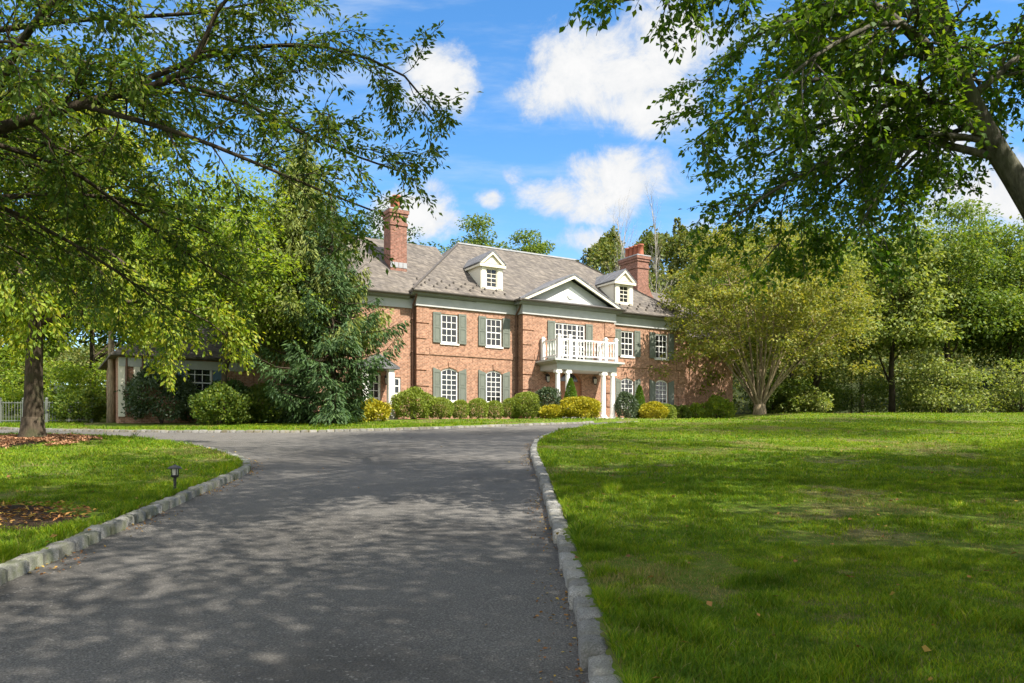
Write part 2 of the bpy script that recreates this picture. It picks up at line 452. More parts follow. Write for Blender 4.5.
def kerb(line, side, name, label, wid=.165, seed=1, lo=.24, hi=.40, mat='granite', drop=0):
    """granite setts laid end to end along a line; side=+1: body on the left of travel"""
    rg = np.random.default_rng(seed)
    seg = np.linalg.norm(np.diff(line, axis=0), axis=1); s = np.concatenate([[0], np.cumsum(seg)])
    def at(t): return np.array([np.interp(t, s, line[:,0]), np.interp(t, s, line[:,1])])
    V = []; FF = []; t = 0; nv = 0
    nu, nw = 7, 6
    while t < s[-1]-.2:
        L = rg.uniform(lo, hi); a = at(t+.011); b = at(min(t+L-.011, s[-1]))
        d = (b-a); d /= np.linalg.norm(d)+1e-9
        nrm = np.array([-d[1], d[0]])*side
        top = rg.uniform(.0, .022); ws = wid*rg.uniform(.9, 1.12); off = rg.uniform(-.018, .018)
        P = []
        for i in range(nu):
            for j in range(nw):
                fi = i/(nu-1); fj = j/(nw-1)
                e = min(fi, 1-fi)*L; q = min(fj, 1-fj)*ws
                z = top - drop - .014*max(0, 1-e/.02)**2 - .014*max(0, 1-q/.02)**2 + rg.normal(0, .005)
                p = a + (b-a)*fi + nrm*(off + ws*fj) + rg.normal(0, .004, 2)
                P.append((p[0], p[1], g1(p[0], p[1])+z))
        k = len(P)
        ring = [i*nw for i in range(nu)] + [(nu-1)*nw+j for j in range(1, nw)] + [i*nw+nw-1 for i in range(nu-2, -1, -1)] + [j for j in range(nw-2, 0, -1)]
        for r in ring:
            P.append((P[r][0]+rg.normal(0, .006), P[r][1]+rg.normal(0, .006), P[r][2]-.26))
        for i in range(nu-1):
            for j in range(nw-1):
                FF.append((nv+i*nw+j, nv+(i+1)*nw+j, nv+(i+1)*nw+j+1, nv+i*nw+j+1))
        m_ = len(ring)
        for i in range(m_):
            FF.append((nv+ring[i], nv+k+i, nv+k+(i+1) % m_, nv+ring[(i+1) % m_]))
        V += P; nv += len(P); t += L
    o = mesh_np(name, np.array(V), np.array(FF), M[mat])
    bm = bmesh.new(); bm.from_mesh(o.data); bmesh.ops.recalc_face_normals(bm, faces=bm.faces); bm.to_mesh(o.data); bm.free()
    return tag(o, kind='structure', label=label)
kerb(KR, -1, 'kerb', 'pale granite block kerb between the driveway and the big right lawn', seed=1)
kerb(KL, 1, 'kerb', 'mossy granite block kerb round the island lawn with the tree', seed=2, mat='granite_moss')
kerb(KF, 1, 'kerb', 'granite block kerb along the grass strip below the house', seed=3, mat='granite_old', drop=.03)

# front landing
mb = MB()
pts = [hw(6.6, 2.3), hw(13.2, 2.3), hw(13.2, 4.3), hw(6.6, 4.3)]
mb.add([(p[0], p[1], HZ-.3) for p in pts]+[(p[0], p[1], HZ+.06) for p in pts], [(0,1,2,3),(7,6,5,4),(0,4,5,1),(1,5,6,2),(2,6,7,3),(3,7,4,0)])
tag(mb.build('front_path', M['stone']), kind='structure', label='pale stone landing before the front door portico')

# ------------------------------------------------------------------ grass
def scatter_blades(n, ylo, yhi, xa, hmin, hmax, wid, rg):
    y = np.sqrt(rg.uniform(ylo**2, yhi**2, n))
    x = rg.uniform(-1, 1, n)*(xa*y+1.2)
    k = ~inside(x, y, DRIVE)
    x, y = x[k], y[k]
    dk = np.minimum(np.minimum(dist_poly(x, y, KR), dist_poly(x, y, KL)), dist_poly(x, y, KF))
    u, w = uw(x, y)
    k = (dk > .17) & ~((w < 3.2) & (u > -16)) & ~((u > 6.4) & (u < 13.4) & (w < 4.5))
    bed = ((x+6.9)/1.9)**2+((y-9.7)/1.15)**2
    k &= (bed + .6*(fbm(x, y, 2.2, 8, 3)-.5)) > 1
    bed2 = ((x+14.2)/2.9)**2+((y-20.7)/2.9)**2
    k &= (bed2 + 1.5*(fbm(x, y, 1.3, 9, 3)-.5) > .9) | (rg.random(len(x)) < .12)
    x, y, dk = x[k], y[k], dk[k]
    d = fbm(x, y, .55, 21, 4)*.7 + fbm(x, y, 3.0, 22, 2)*.3
    bare = sstep(.56, .64, d)*sstep(30, 14, y)
    k = rg.random(len(x)) > bare*.6
    x, y, dk, d = x[k], y[k], dk[k], d[k]
    n = len(x)
    tuft = fbm(x, y, 1.6, 31, 3)
    h = rg.uniform(hmin, hmax, n)*(.35+1.3*tuft)*(1-.5*sstep(.5, .62, d))
    h *= .75+.5*sstep(.9, .2, dk)
    h *= 1+1.0*sstep(.66, .80, vnoise(x, y, 3.2, 44))
    z = gz(x, y)-.005
    a = rg.uniform(0, 2*PI, n); lean = rg.uniform(.2, 1.35, n)*h
    lx, ly = np.cos(a)*lean, np.sin(a)*lean
    b = a+PI/2+rg.normal(0, .5, n); wv = wid*rg.uniform(.6, 1.3, n)
    sxv, syv = np.cos(b)*wv, np.sin(b)*wv
    p0 = np.stack([x-sxv, y-syv, z], -1); p1 = np.stack([x+sxv, y+syv, z], -1)
    p2 = np.stack([x+lx*.4+sxv*.8, y+ly*.4+syv*.8, z+h*.62], -1); p3 = np.stack([x+lx*.4-sxv*.8, y+ly*.4-syv*.8, z+h*.62], -1)
    p4 = np.stack([x+lx+sxv*.15, y+ly+syv*.15, z+h*.98], -1); p5 = np.stack([x+lx-sxv*.15, y+ly-syv*.15, z+h*.98], -1)
    V = np.stack([p0, p1, p2, p3, p4, p5], 1)
    base = np.arange(n)[:, None]*6
    Fq = np.concatenate([base+np.array([0,1,2,3]), base+np.array([3,2,4,5])], 0)
    dry = rg.random(n) < .035+.8*sstep(.54, .64, d)
    return V.reshape(-1, 3), Fq, np.concatenate([dry, dry])
Vs, Fs, Ds, off = [], [], [], 0
rg = np.random.default_rng(5)
for a in ((380000, 3.9, 8, .72, .02, .065, .0024), (360000, 8, 14, .72, .022, .07, .0036), (300000, 14, 24, .72, .03, .075, .006),
          (230000, 24, 38, .70, .035, .075, .010), (110000, 38, 60, .68, .04, .085, .018)):
    v, f, dd_ = scatter_blades(*a, rg)
    Ds.append(dd_); Vs.append(v); Fs.append(f+off); off += len(v)
lawn = mesh_np('lawn_grass', np.concatenate(Vs), np.concatenate(Fs), M['blade'])
lawn.data.materials.append(M['dryblade']); lawn.data.polygons.foreach_set('material_index', np.concatenate(Ds).astype(np.int32))
tag(lawn, 'short patchy green lawn grass on both sides of the driveway', 'grass', kind='stuff')

# ------------------------------------------------------------------ foliage machinery
def norm(v): return v/(np.linalg.norm(v, axis=-1, keepdims=True)+1e-9)

def leaves_mesh(name, c, ax, nr, size, ratio, mat, parent=None, fold=.12):
    """rhombic leaves: centre-base c, axis ax, normal nr"""
    ax = norm(ax); sd = norm(np.cross(ax, nr)); nn = np.cross(sd, ax)
    s = size[:, None]
    v0 = c; v2 = c+ax*s
    m = c+ax*s*.45
    v1 = m+sd*s*ratio*.5+nn*s*fold; v3 = m-sd*s*ratio*.5+nn*s*fold
    V = np.stack([v0, v1, v2, v3], 1).reshape(-1, 3)
    n = len(c)
    Fq = np.arange(n)[:, None]*4+np.array([0, 1, 2, 3])
    return mesh_np(name, V, Fq, mat, parent)

def rnd_unit(n, rg): return norm(rg.normal(size=(n, 3)))

def branch_path(p, d, L, n, droop, wander, rg):
    p = np.array(p, float); d = norm(np.array(d, float)); out = [p.copy()]
    for i in range(n):
        d = norm(d + wander*rg.normal(size=3) + np.array([0, 0, -droop*(i+1)/n]))
        p = p+d*L/n; out.append(p.copy())
    return out

class Tree:
    def __init__(s, name, label, cat, x, y, bark, leaf, group=None, z=None):
        s.base = np.array([x, y, g1(x, y) if z is None else z])
        s.root = empty(name, tuple(s.base)); tag(s.root, label, cat, group)
        s.w = MB(); s.lc = []; s.la = []; s.ln = []; s.ls = []
        s.bark = bark; s.leaf = leaf
    def tube(s, pts, r0, r1, k=6, power=1.0):
        n = len(pts); rad = [r0+(r1-r0)*(i/(n-1))**power for i in range(n)]
        s.w.tube([tuple(np.asarray(p)-s.base) for p in pts], rad, k)
    def leaf_add(s, c, a, n_, size):
        s.lc.append(c); s.la.append(a); s.ln.append(n_); s.ls.append(size)
    def finish(s, ratio=.6, trunk='trunk', crown='crown', fold=.12):
        s.w.build(trunk, s.bark, s.root, smooth=True, recalc=False)
        if s.lc:
            leaves_mesh(crown, np.concatenate(s.lc)-s.base, np.concatenate(s.la), np.concatenate(s.ln), np.concatenate(s.ls), ratio, s.leaf, s.root, fold)
        return s.root

def clump_leaves(T, c, rad, flat, M_, size, rg, out=None, up=.9, droop=.35):
    """a clump of leaves inside an uneven ellipsoid"""
    d = rnd_unit(M_, rg)*(rg.random(M_)**.45)[:, None]
    pos = c+d*np.array([rad, rad, rad*flat])
    ax = norm(d*np.array([1, 1, .3])+rg.normal(size=(M_, 3))*.5+np.array([0, 0, -droop]))
    nr = norm(rg.normal(size=(M_, 3))*.65+np.array([0, 0, up])+d*.5)
    T.leaf_add(pos, ax, nr, size*rg.uniform(.65, 1.3, M_))

def clump_tree(name, label, x, y, H, rx, bole, tr, leaf, bark, nclump, per, lsize, seed, group=None, cat='tree', rz=None, lean=(0, 0), crad=None, flat=.55, nlimb=7, hollow=.3, top=.5, ratio=.6, sag=0.0):
    rg = np.random.default_rng(seed)
    T = Tree(name, label, cat, x, y, bark, leaf, group)
    b = T.base
    rz = rz or (H-bole)/2
    cc = b+np.array([lean[0], lean[1], H-rz])
    # trunk
    tp = [b-np.array([0, 0, .3])]
    for i in range(1, 8):
        f = i/7
        tp.append(b+np.array([lean[0]*f+rg.normal(0, .08)*f*rx*.3, lean[1]*f+rg.normal(0, .08)*f*rx*.3, (H*.82)*f]))
    T.tube(tp, tr*1.15, tr*.15, 9, .8)
    lob = rg.normal(size=(9, 3)); lob = norm(lob); la = rg.uniform(.6, 1.25, 9)
    crad = crad or rx*.34
    nodes = []
    for i in range(nlimb):
        az = 2*PI*(i+rg.uniform(-.3, .3))/nlimb; f = rg.uniform(0, 1)
        h0 = bole*.8+(H*.7-bole*.8)*f
        p0 = np.array([np.interp(h0, [q[2]-b[2] for q in tp], [q[k] for q in tp]) for k in range(3)])
        tgt = cc+np.array([math.cos(az)*rx*.62, math.sin(az)*rx*.62, rz*rg.uniform(-.5, .6)])
        m_ = (p0+tgt)/2+np.array([0, 0, -.06*np.linalg.norm(tgt-p0)])+rg.normal(0, .15, 3)
        pth = catmull([p0, m_, tgt], np.linalg.norm(tgt-p0)/5)
        T.tube(pth, tr*.42*(1-.45*f), tr*.1, 6)
        nodes += list(pth[1:])
    nodes += tp[4:]
    nodes = np.array(nodes)
    for i in range(nclump):
        d = rnd_unit(1, rg)[0]
        if d[2] < -.55: d[2] *= .4; d = norm(d)
        k = 1+.28*float(np.max((lob@d-.55)*la*2.0))
        r = (hollow+(1-hollow)*rg.random()**.6)*min(k, 1.22)
        c = cc+d*np.array([rx, rx, rz])*r*.86
        c[2] -= sag*abs(r)*(1-abs(d[2]))
        cr = crad*rg.uniform(.6, 1.3)
        j = np.argmin(np.linalg.norm(nodes-c, axis=1)+.6*np.maximum(0, nodes[:, 2]-c[2]))
        p0 = nodes[j]; m_ = (p0+c)/2+rg.normal(0, .12, 3)
        T.tube([p0, m_, c], max(.012, tr*.11), .008, 4)
        clump_leaves(T, c, cr, flat, int(per*(cr/crad)**2*rg.uniform(.7, 1.2)), lsize, rg)
    return T.finish(ratio)

def ramify(T, path, r0, r1, lev, P, rg, L=None):
    path = [np.asarray(p, float) for p in path]
    T.tube(path, r0, r1, (8, 6, 4, 3)[min(lev, 3)])
    A = np.array(path); seg = np.linalg.norm(np.diff(A, axis=0), axis=1); s = np.concatenate([[0], np.cumsum(seg)]); Lt = s[-1]
    def at(t):
        q = np.array([np.interp(t, s, A[:, k]) for k in range(3)])
        i = min(np.searchsorted(s, t, 'right')-1, len(seg)-1)
        return q, norm(A[i+1]-A[i])
    if lev < P['levels']:
        n = max(2, int(Lt*P['dens'][lev])); t0 = P['t0'][lev]
        for i in range(n):
            f = t0+(1-t0)*(i+rg.random())/n
            q, tg = at(f*Lt)
            az = rnd_unit(1, rg)[0]*np.array([1, 1, P['flat'][lev]])
            az = norm(az-tg*np.dot(az, tg))
            ang = rg.uniform(*P['ang'])
            d = norm(tg*math.cos(ang)+az*math.sin(ang)+np.array([0, 0, P['lift'][lev]]))
            cl = P['len'][lev]*rg.uniform(.6, 1.25)*(1-.45*f)
            r = max(.004, (r0+(r1-r0)*f)*P['rr'])
            pth = branch_path(q, d, cl, (6, 5, 4)[min(lev, 2)], P['droop'][lev], P['wander'], rg)
            ramify(T, pth, r, max(.003, r*.3), lev+1, P, rg)
    if lev >= P['leaf_from']:
        n = max(2, int(Lt/P['sp'])); 
        t = rg.uniform(.1 if lev == P['levels'] else .35, 1, n)*Lt
        pos = np.stack([np.interp(t, s, A[:, k]) for k in range(3)], -1)
        tg = norm(A[-1]-A[0])
        side = rnd_unit(n, rg)*np.array([1, 1, .6])
        ax = norm(side+tg*.7+np.array([0, 0, -P['hang']]))
        nr = norm(rg.normal(size=(n, 3))*P['nrand']+np.array([0, 0, 1.0]))
        pos = pos+side*P['jit']*rg.random((n, 1))
        T.leaf_add(pos, ax, nr, P['size']*rg.uniform(.6, 1.25, n))

# ------------------------------------------------------------------ trees close by
# big tree on the right lawn, trunk leaning in from outside the frame
T = Tree('shade_tree', 'tall leaning tree with mottled grey trunk overhanging the right lawn', 'tree', 9.3, 11.6, M['bark_grey'], M['lf_right'])
rg = np.random.default_rng(41)
trunk = catmull([(9.35,11.6,.5),(9.1,11.6,1.6),(8.35,11.6,3.3),(7.45,11.6,5.0),(6.75,11.6,6.15),(6.25,11.55,7.2),(5.95,11.5,8.4),(5.7,11.3,10)], .5)
T.tube(trunk, .255, .09, 12, .9)
P = dict(levels=2, dens=[4.8, 7.5], t0=[.10, .12], flat=[.4, .4], ang=(.55, 1.1), lift=[.0, -.05], len=[1.55, .62], rr=.5, droop=[.22, .25], wander=.12, leaf_from=1, sp=.028, hang=.25, nrand=.55, jit=.09, size=.095)
for pts, r in (([(6.5,11.6,6.5),(5.0,10.8,7.35),(3.2,10.2,7.5),(1.3,9.8,6.95)], .08),
               ([(6.8,11.6,6.0),(5.2,11.3,6.7),(3.6,11.2,6.5),(2.5,11,5.75)], .07),
               ([(7.0,11.6,5.7),(5.6,11.8,6.05),(4.3,12,5.6),(3.2,12,4.9)], .06),
               ([(6.9,11.6,5.9),(6.0,11.5,6.0),(5.2,11.2,5.3),(4.7,11.0,4.5)], .045),
               ([(6.0,11.6,7.7),(4.9,12.5,8.4),(3.9,13.5,8.3),(3.3,14,7.8)], .06),
               ([(5.95,11.5,8.2),(5.4,11.8,9.6),(4.6,12.4,11.2)], .07),
               ([(5.9,11.5,8.6),(7.4,10.5,9.8),(8.6,9.5,10.6)], .07),
               ([(6.6,11.6,6.6),(8,11.9,7.7),(9.3,12.2,8.2)], .06),
               ([(6.5,11.6,6.8),(7.2,12.6,7.3),(8.0,13.2,6.9)], .05),
               ([(6.9,11.6,6.0),(6.1,13,6.4),(5.2,14,5.7),(4.5,14.5,4.9)], .05),
               ([(6.5,11.6,6.6),(4.9,10.2,6.9),(3.6,9.6,6.2),(2.9,9.4,5.55)], .06),
               ([(6.2,11.6,7.3),(4.6,10.9,8.6),(3.0,10.3,8.6),(1.5,9.9,7.7)], .07),
               ([(6.6,11.6,6.4),(5.9,12.3,6.8),(5.0,12.9,6.7),(3.9,13.3,6.2)], .05),
               ([(6.7,11.6,6.2),(6.5,12.8,6.3),(6.2,14,5.7),(5.9,14.8,5.1)], .04)):
    ramify(T, catmull(pts, .5), r, .012, 0, P, rg)
def dome(T, c, rx, rz, n, per, size, cr, rg, fr):
    """upper crown: clumps on a flattened dome, each tied back to the limb end fr"""
    for i in range(n):
        d = rnd_unit(1, rg)[0]; q = np.array(c)+d*np.array([rx, rx, rz])*(.25+.75*rg.random()**.6)
        T.tube([np.array(fr), (np.array(fr)+q)/2+rg.normal(0, .25, 3), q], .035, .01, 4)
        clump_leaves(T, q, cr*rg.uniform(.7, 1.25), .45, int(per*rg.uniform(.7, 1.3)), size, rg)
T.tube(catmull([(5.7,11.3,9.9),(5.9,11.2,12.5),(6.3,11.0,15.5)], .8), .10, .05, 7)
dome(T, (3.2, 7.6, 12.2), 4.4, 1.5, 48, 230, .13, 1.1, rg, (5.8, 11.25, 11))
dome(T, (6.6, 10.8, 17.4), 6.6, 2.8, 95, 230, .14, 1.35, rg, (6.3, 11, 15.4))
T.finish(.66)

# tree outside the frame on the left whose dark limbs arch over the island
T = Tree('cherry_tree', 'dark arching limbs with small pointed leaves reaching in at upper left', 'tree', -9.2, 8.4, M['bark_dark'], M['lf_near'])
rg = np.random.default_rng(52)
T.tube(catmull([(-9.2,8.4,.2),(-9.15,8.4,1.8),(-8.9,8.45,3.1),(-8.3,8.5,4.4),(-7.8,8.5,6)], .5), .30, .12, 10)
P = dict(levels=2, dens=[4.6, 7.0], t0=[.14, .12], flat=[.8, .8], ang=(.5, 1.05), lift=[.05, -.02], len=[1.25, .55], rr=.36, droop=[.16, .2], wander=.18, leaf_from=1, sp=.0165, hang=.28, nrand=1.0, jit=.10, size=.078)
for pts, r in (([(-8.7,8.45,3.5),(-7.0,8.5,4.3),(-5.4,8.5,4.9),(-4.2,8.6,5.3),(-3.5,8.7,5.6),(-3.2,8.8,6.3),(-2.6,8.8,7)], .105),
               ([(-3.7,8.7,5.5),(-2.9,9,5.35),(-2.2,9.1,5.0),(-1.3,9.2,4.7)], .028),
               ([(-4.3,8.6,5.3),(-3.3,9.3,6.1),(-2.2,9.6,6.3),(-1.3,9.8,6.05),(-.9,9.9,5.6)], .038),
               ([(-4.6,8.6,5.2),(-3.4,8.2,4.75),(-2.7,8.3,4.5),(-2.0,8.5,4.25),(-1.5,8.7,4.1)], .034),
               ([(-5.6,8.5,4.9),(-4.6,8,5.9),(-3.4,7.8,6.2),(-2.2,7.8,6.1)], .045),
               ([(-8.8,8.5,3.6),(-6.6,9.4,4.4),(-5.0,10.2,4.7),(-4.0,10.8,4.4)], .06),
               ([(-8.2,8.5,4.6),(-6.6,8.9,5.9),(-5.2,9.4,6.5),(-3.8,9.6,6.7),(-2.6,9.6,6.9)], .055),
               ([(-6.5,8.5,4.5),(-5.6,9.2,4.2),(-4.8,9.8,3.7),(-4.2,10.2,3.2)], .035),
               ([(-7.8,8.5,5.8),(-6.2,8.2,7.0),(-4.6,8.0,7.6),(-3.0,8.0,7.8)], .08),
               ([(-7.9,8.5,5.6),(-7.6,7,7),(-6.6,5.6,7.8),(-5.2,4.6,8)], .08),
               ([(-7.5,8.5,4.6),(-6.4,9.4,5.2),(-5.6,10.2,5.3),(-4.9,10.9,5.0)], .04),
               ([(-7.8,8.5,5.2),(-6.6,9.6,6.3),(-5.6,10.6,6.6),(-4.4,11.4,6.3)], .05),
               ([(-8.2,8.5,4.4),(-7.2,10,5.2),(-6.4,11.4,5.4),(-5.6,12.4,4.9)], .05),
               ([(-7.4,8.5,4.4),(-6.0,7.8,4.9),(-4.9,7.3,5.2),(-4.0,7.0,5.0)], .04),
               ([(-5.2,8.5,5.0),(-4.6,9.3,5.6),(-3.9,10.2,6.0),(-3.0,10.8,6.0)], .035),
               ([(-5.6,8.5,4.8),(-5.0,9.4,4.7),(-4.4,10.2,4.2),(-3.6,10.8,3.7)], .03),
               ([(-8.6,8.5,3.8),(-7.6,9.8,4.4),(-6.9,11.2,4.3),(-6.4,12.2,3.7)], .05)):
    ramify(T, catmull(pts, .45), r, .01, 0, P, rg)
dome(T, (-6.4, 7.0, 9.2), 4.6, 1.5, 34, 150, .12, 1.1, rg, (-7.8, 8.5, 6))
T.finish(.42)

# island tree
T = Tree('island_tree', 'dark trunked tree with drooping yellow green leaves on the mulched island', 'tree', -12.9, 21.8, M['bark_dark'], M['lf_yellow'])
rg = np.random.default_rng(63)
z0 = T.base[2]
T.tube(catmull([(-12.9,21.8,z0-.3),(-12.9,21.8,z0+.1),(-12.88,21.8,z0+.7),(-12.86,21.8,z0+2.2),(-12.8,21.8,z0+3.2),(-12.6,21.9,z0+5),(-12.7,21.8,z0+7),(-12.4,21.8,z0+8.3)], .6), .29, .10, 14, .8)
T.tube([(-12.9,21.8,z0-.25),(-12.9,21.8,z0+.06),(-12.9,21.8,z0+.22),(-12.9,21.8,z0+.6)], .50, .27, 14, .55)
P = dict(levels=2, dens=[3.2, 4.6], t0=[.15, .12], flat=[.8, .8], ang=(.5, 1.1), lift=[.1, 0], len=[2.3, 1.05], rr=.45, droop=[.38, .5], wander=.16, leaf_from=1, sp=.032, hang=.55, nrand=.8, jit=.2, size=.15)
for i in range(19):
    az = 2*PI*(i*.382+.05); f = (i+.5)/19
    h0 = z0+3.0+5.0*f; L = (5.3-2.5*f)*rg.uniform(.85, 1.1); el = .35+.85*f
    p0 = np.array([-12.75, 21.8, h0]); d = np.array([math.cos(az)*math.cos(el), math.sin(az)*math.cos(el), math.sin(el)])
    ramify(T, branch_path(p0, d, L, 8, .30, .09, rg), .11*(1-.5*f), .012, 0, P, rg)
T.finish(.5)

# off-frame shade trees on the right and behind the viewpoint (they throw the shade on lawn and drive)
def shade(x, y, H, rx, bole, n, seed, label, per=150, lean=(0, 0)):
    return clump_tree('shade_tree', label, x, y, H, rx, bole, .32, M['lf_right'], M['bark_grey'], n, per*2, .17, seed, rz=(H-bole)/2, lean=lean, flat=.5, hollow=.15)
SHADES = [(15.2,10.2,15,6.2,4.8,110,71,'big green shade tree on the lawn just outside the right edge'),
          (9.8,.6,15.5,6.8,6.4,130,72,'big spreading shade tree on the lawn beside the near driveway'),
          (21.5,14.5,14,5.2,3.5,80,73,'round green shade tree at the far right of the lawn'),
          (16.5,1.5,14,5.4,4.0,90,76,'leafy shade tree on the right lawn level with the viewpoint'),
          (24.8,21.5,29,6.2,17,80,74,'very tall shade tree right of the sunny lawn strip'),
          (31.5,29.5,29,6.4,17,80,77,'very tall shade tree beyond the right end of the lawn'),
          (14.2,15.2,27,6.8,15.5,95,78,'very tall shade tree at the edge of the lawn near the leaning tree'),
          (4.6,-2.0,16,6.6,6.8,105,75,'tall shade tree beside the driveway behind the viewpoint')]
for a in SHADES: shade(*a, lean=(-2.6, 3.0) if a[6] == 78 else (0, 0))

# multi-stemmed vase tree beyond the lawn crest
T = Tree('vase_tree', 'wide vase shaped tree with many pale stems and olive bronze leaves', 'tree', 16.2, 53.0, M['bark_tan'], M['lf_olive'])
rg = np.random.default_rng(84)
b = T.base; H = 12.2; RX = 6.9
T.tube([b-np.array([0,0,.3]), b+np.array([0,0,.35]), b+np.array([0,0,.85])], .50, .34, 12)
tips = []
for i in range(22):
    az = 2*PI*i*.382; f = ((i+.5)/22)**.55
    ex = np.array([math.cos(az), math.sin(az), 0])
    end = b+ex*RX*.84*f+np.array([0, 0, H*(.92-.48*f**2)])
    m1 = b+ex*(.22+.75*f)+np.array([0, 0, 1.9-.3*f]); m2 = b+ex*RX*.50*f+np.array([0, 0, H*(.46-.13*f)])
    pth = catmull([b+ex*.14+np.array([0, 0, .4]), m1, m2+rg.normal(0, .22, 3), end], .9)
    T.tube(pth, .088*rg.uniform(.7, 1.25), .018, 6)
    n = len(pth)
    for j in range(int(n*.5), n):
        for q in range(3):
            c = pth[j]+rg.normal(0, .5, 3)+ex*rg.uniform(0, .9)
            e = c+rg.normal(0, .5, 3)+ex*.5+np.array([0, 0, .25])
            T.tube([pth[j], c, e], .024, .006, 3); tips.append(e)
tips = np.array(tips)
for k in range(len(tips)):
    clump_leaves(T, tips[k], rg.uniform(.55, 1.0), .42, int(rg.uniform(38, 85)), .20, rg, droop=.15)
for k in range(185):     # outer shell, hanging low at the rim
    az = rg.uniform(0, 2*PI); q = rg.uniform(.0, 1)**.7
    if math.sin(az) < -.25 and math.cos(az) > -.75: q = max(q, .32+.2*rg.random())
    r = RX*(.98-.2*q)*rg.uniform(.86, 1.04); h = 2.3+(H-2.6)*q
    r *= math.sqrt(max(.05, 1-max(0, (h-5.5)/7.4)**2))
    c = b+np.array([math.cos(az)*r, math.sin(az)*r, h])
    clump_leaves(T, c, rg.uniform(.6, 1.1), .45, int(rg.uniform(70, 130)), .20, rg, droop=.3)
T.finish(.6)

# ------------------------------------------------------------------ conifers by the house
def conifer(name, label, x, y, H, R, leaf, seed, hang, nb, r_tr=.22, spr=.34, squash=1.0, dens=9.0, z0=.5, cut=None, width=.16):
    rg = np.random.default_rng(seed)
    T = Tree(name, label, 'tree', x, y, M['bark_dark'], leaf)
    b = T.base
    T.tube([b-np.array([0,0,.3]), b+np.array([.05,0,H*.4]), b+np.array([0,.05,H*.75]), b+np.array([0,0,H])], r_tr, .02, 8)
    for i in range(nb):
        f = (i+rg.random())/nb
        h = z0+(H-z0)*f
        L = R*(1-f)**.82*rg.uniform(.55, 1.2)+.2
        az = i*2.399+rg.normal(0, .3)
        d = np.array([math.cos(az), math.sin(az)*squash, 0]); d /= np.linalg.norm(d)
        if cut: L = cut(d, L, h)
        n = 7; pts = []
        sagm = rg.uniform(.10, .26)
        for k in range(n):
            t = k/(n-1)
            pts.append(b+d*L*t+np.array([0, 0, h+L*(.10*t-sagm*4*t*(1-t)*.5-.22*t*t+.22*t**4)])+rg.normal(0, .03, 3))
        T.tube(pts, .02+.05*(1-f), .006, 4)
        A = np.array(pts); side = np.array([-d[1], d[0], 0])
        m = int(L*dens*6)
        t = rg.uniform(.12, 1, m)
        pos = np.stack([np.interp(t*(n-1), np.arange(n), A[:, k]) for k in range(3)], -1)
        sp = (.5*L*(1-t)*.55+.18)*rg.uniform(-1, 1, m)
        pos = pos+side*sp[:, None]+d*np.abs(sp)[:, None]*.5
        dn = hang*rg.random(m)
        pos[:, 2] -= np.abs(sp)*.25+dn*rg.random(m)
        ax = norm(d*.55+side*np.sign(sp)[:, None]*.6+rg.normal(size=(m, 3))*.28+np.array([0, 0, -1])*(.25+dn*1.6)[:, None])
        nr = norm(rg.normal(size=(m, 3))*.8+np.array([0, 0, 1]))
        T.leaf_add(pos, ax, nr, spr*rg.uniform(.6, 1.25, m)*(1-.35*f))
    return T.finish(width*2.0, fold=.05)

def cut_house(x, y):
    def c(d, L, h):
        # keep boughs off the brick wall behind
        if h < 2.9 and d[0]*DU[0]+d[1]*DU[1] > .1: L = min(L, 1.25+h*.32)
        u, w = uw(x, y); dw = d[0]*DN[0]+d[1]*DN[1]
        if dw < -.05 and h < 8: L = min(L, max(.5, (w-.2)/-dw))
        return L
    return c
conifer('weeping_spruce', 'tall pale spruce with hanging branchlets behind the dark spruce', -9.9, 38.2, 13.6, 3.7, M['weeping'], 91, 1.0, 190, cut=cut_house(-9.9, 38.2), spr=.34, dens=17, width=.13, z0=4.2)
conifer('spruce_tree', 'dark blue green spruce sweeping its boughs before the brick wall', -8.25, 37.0, 10.4, 4.25, M['spruce'], 92, .55, 92, cut=cut_house(-8.25, 37.0), spr=.30, dens=19, width=.13)

clump_tree('young_maple', 'sunny yellow green maple left of the spruces', -12.9, 36.3, 11.8, 3.9, 2.0, .14, M['lf_lime'], M['bark_dark'], 120, 260, .17, 101, sag=.5, hollow=.2)
clump_tree('slender_tree', 'slim tan barked tree at the brick end of the low wing', -18.9, 38.2, 11.5, 3.4, 4.0, .20, M['lf_lime'], M['bark_tan'], 75, 220, .18, 102)

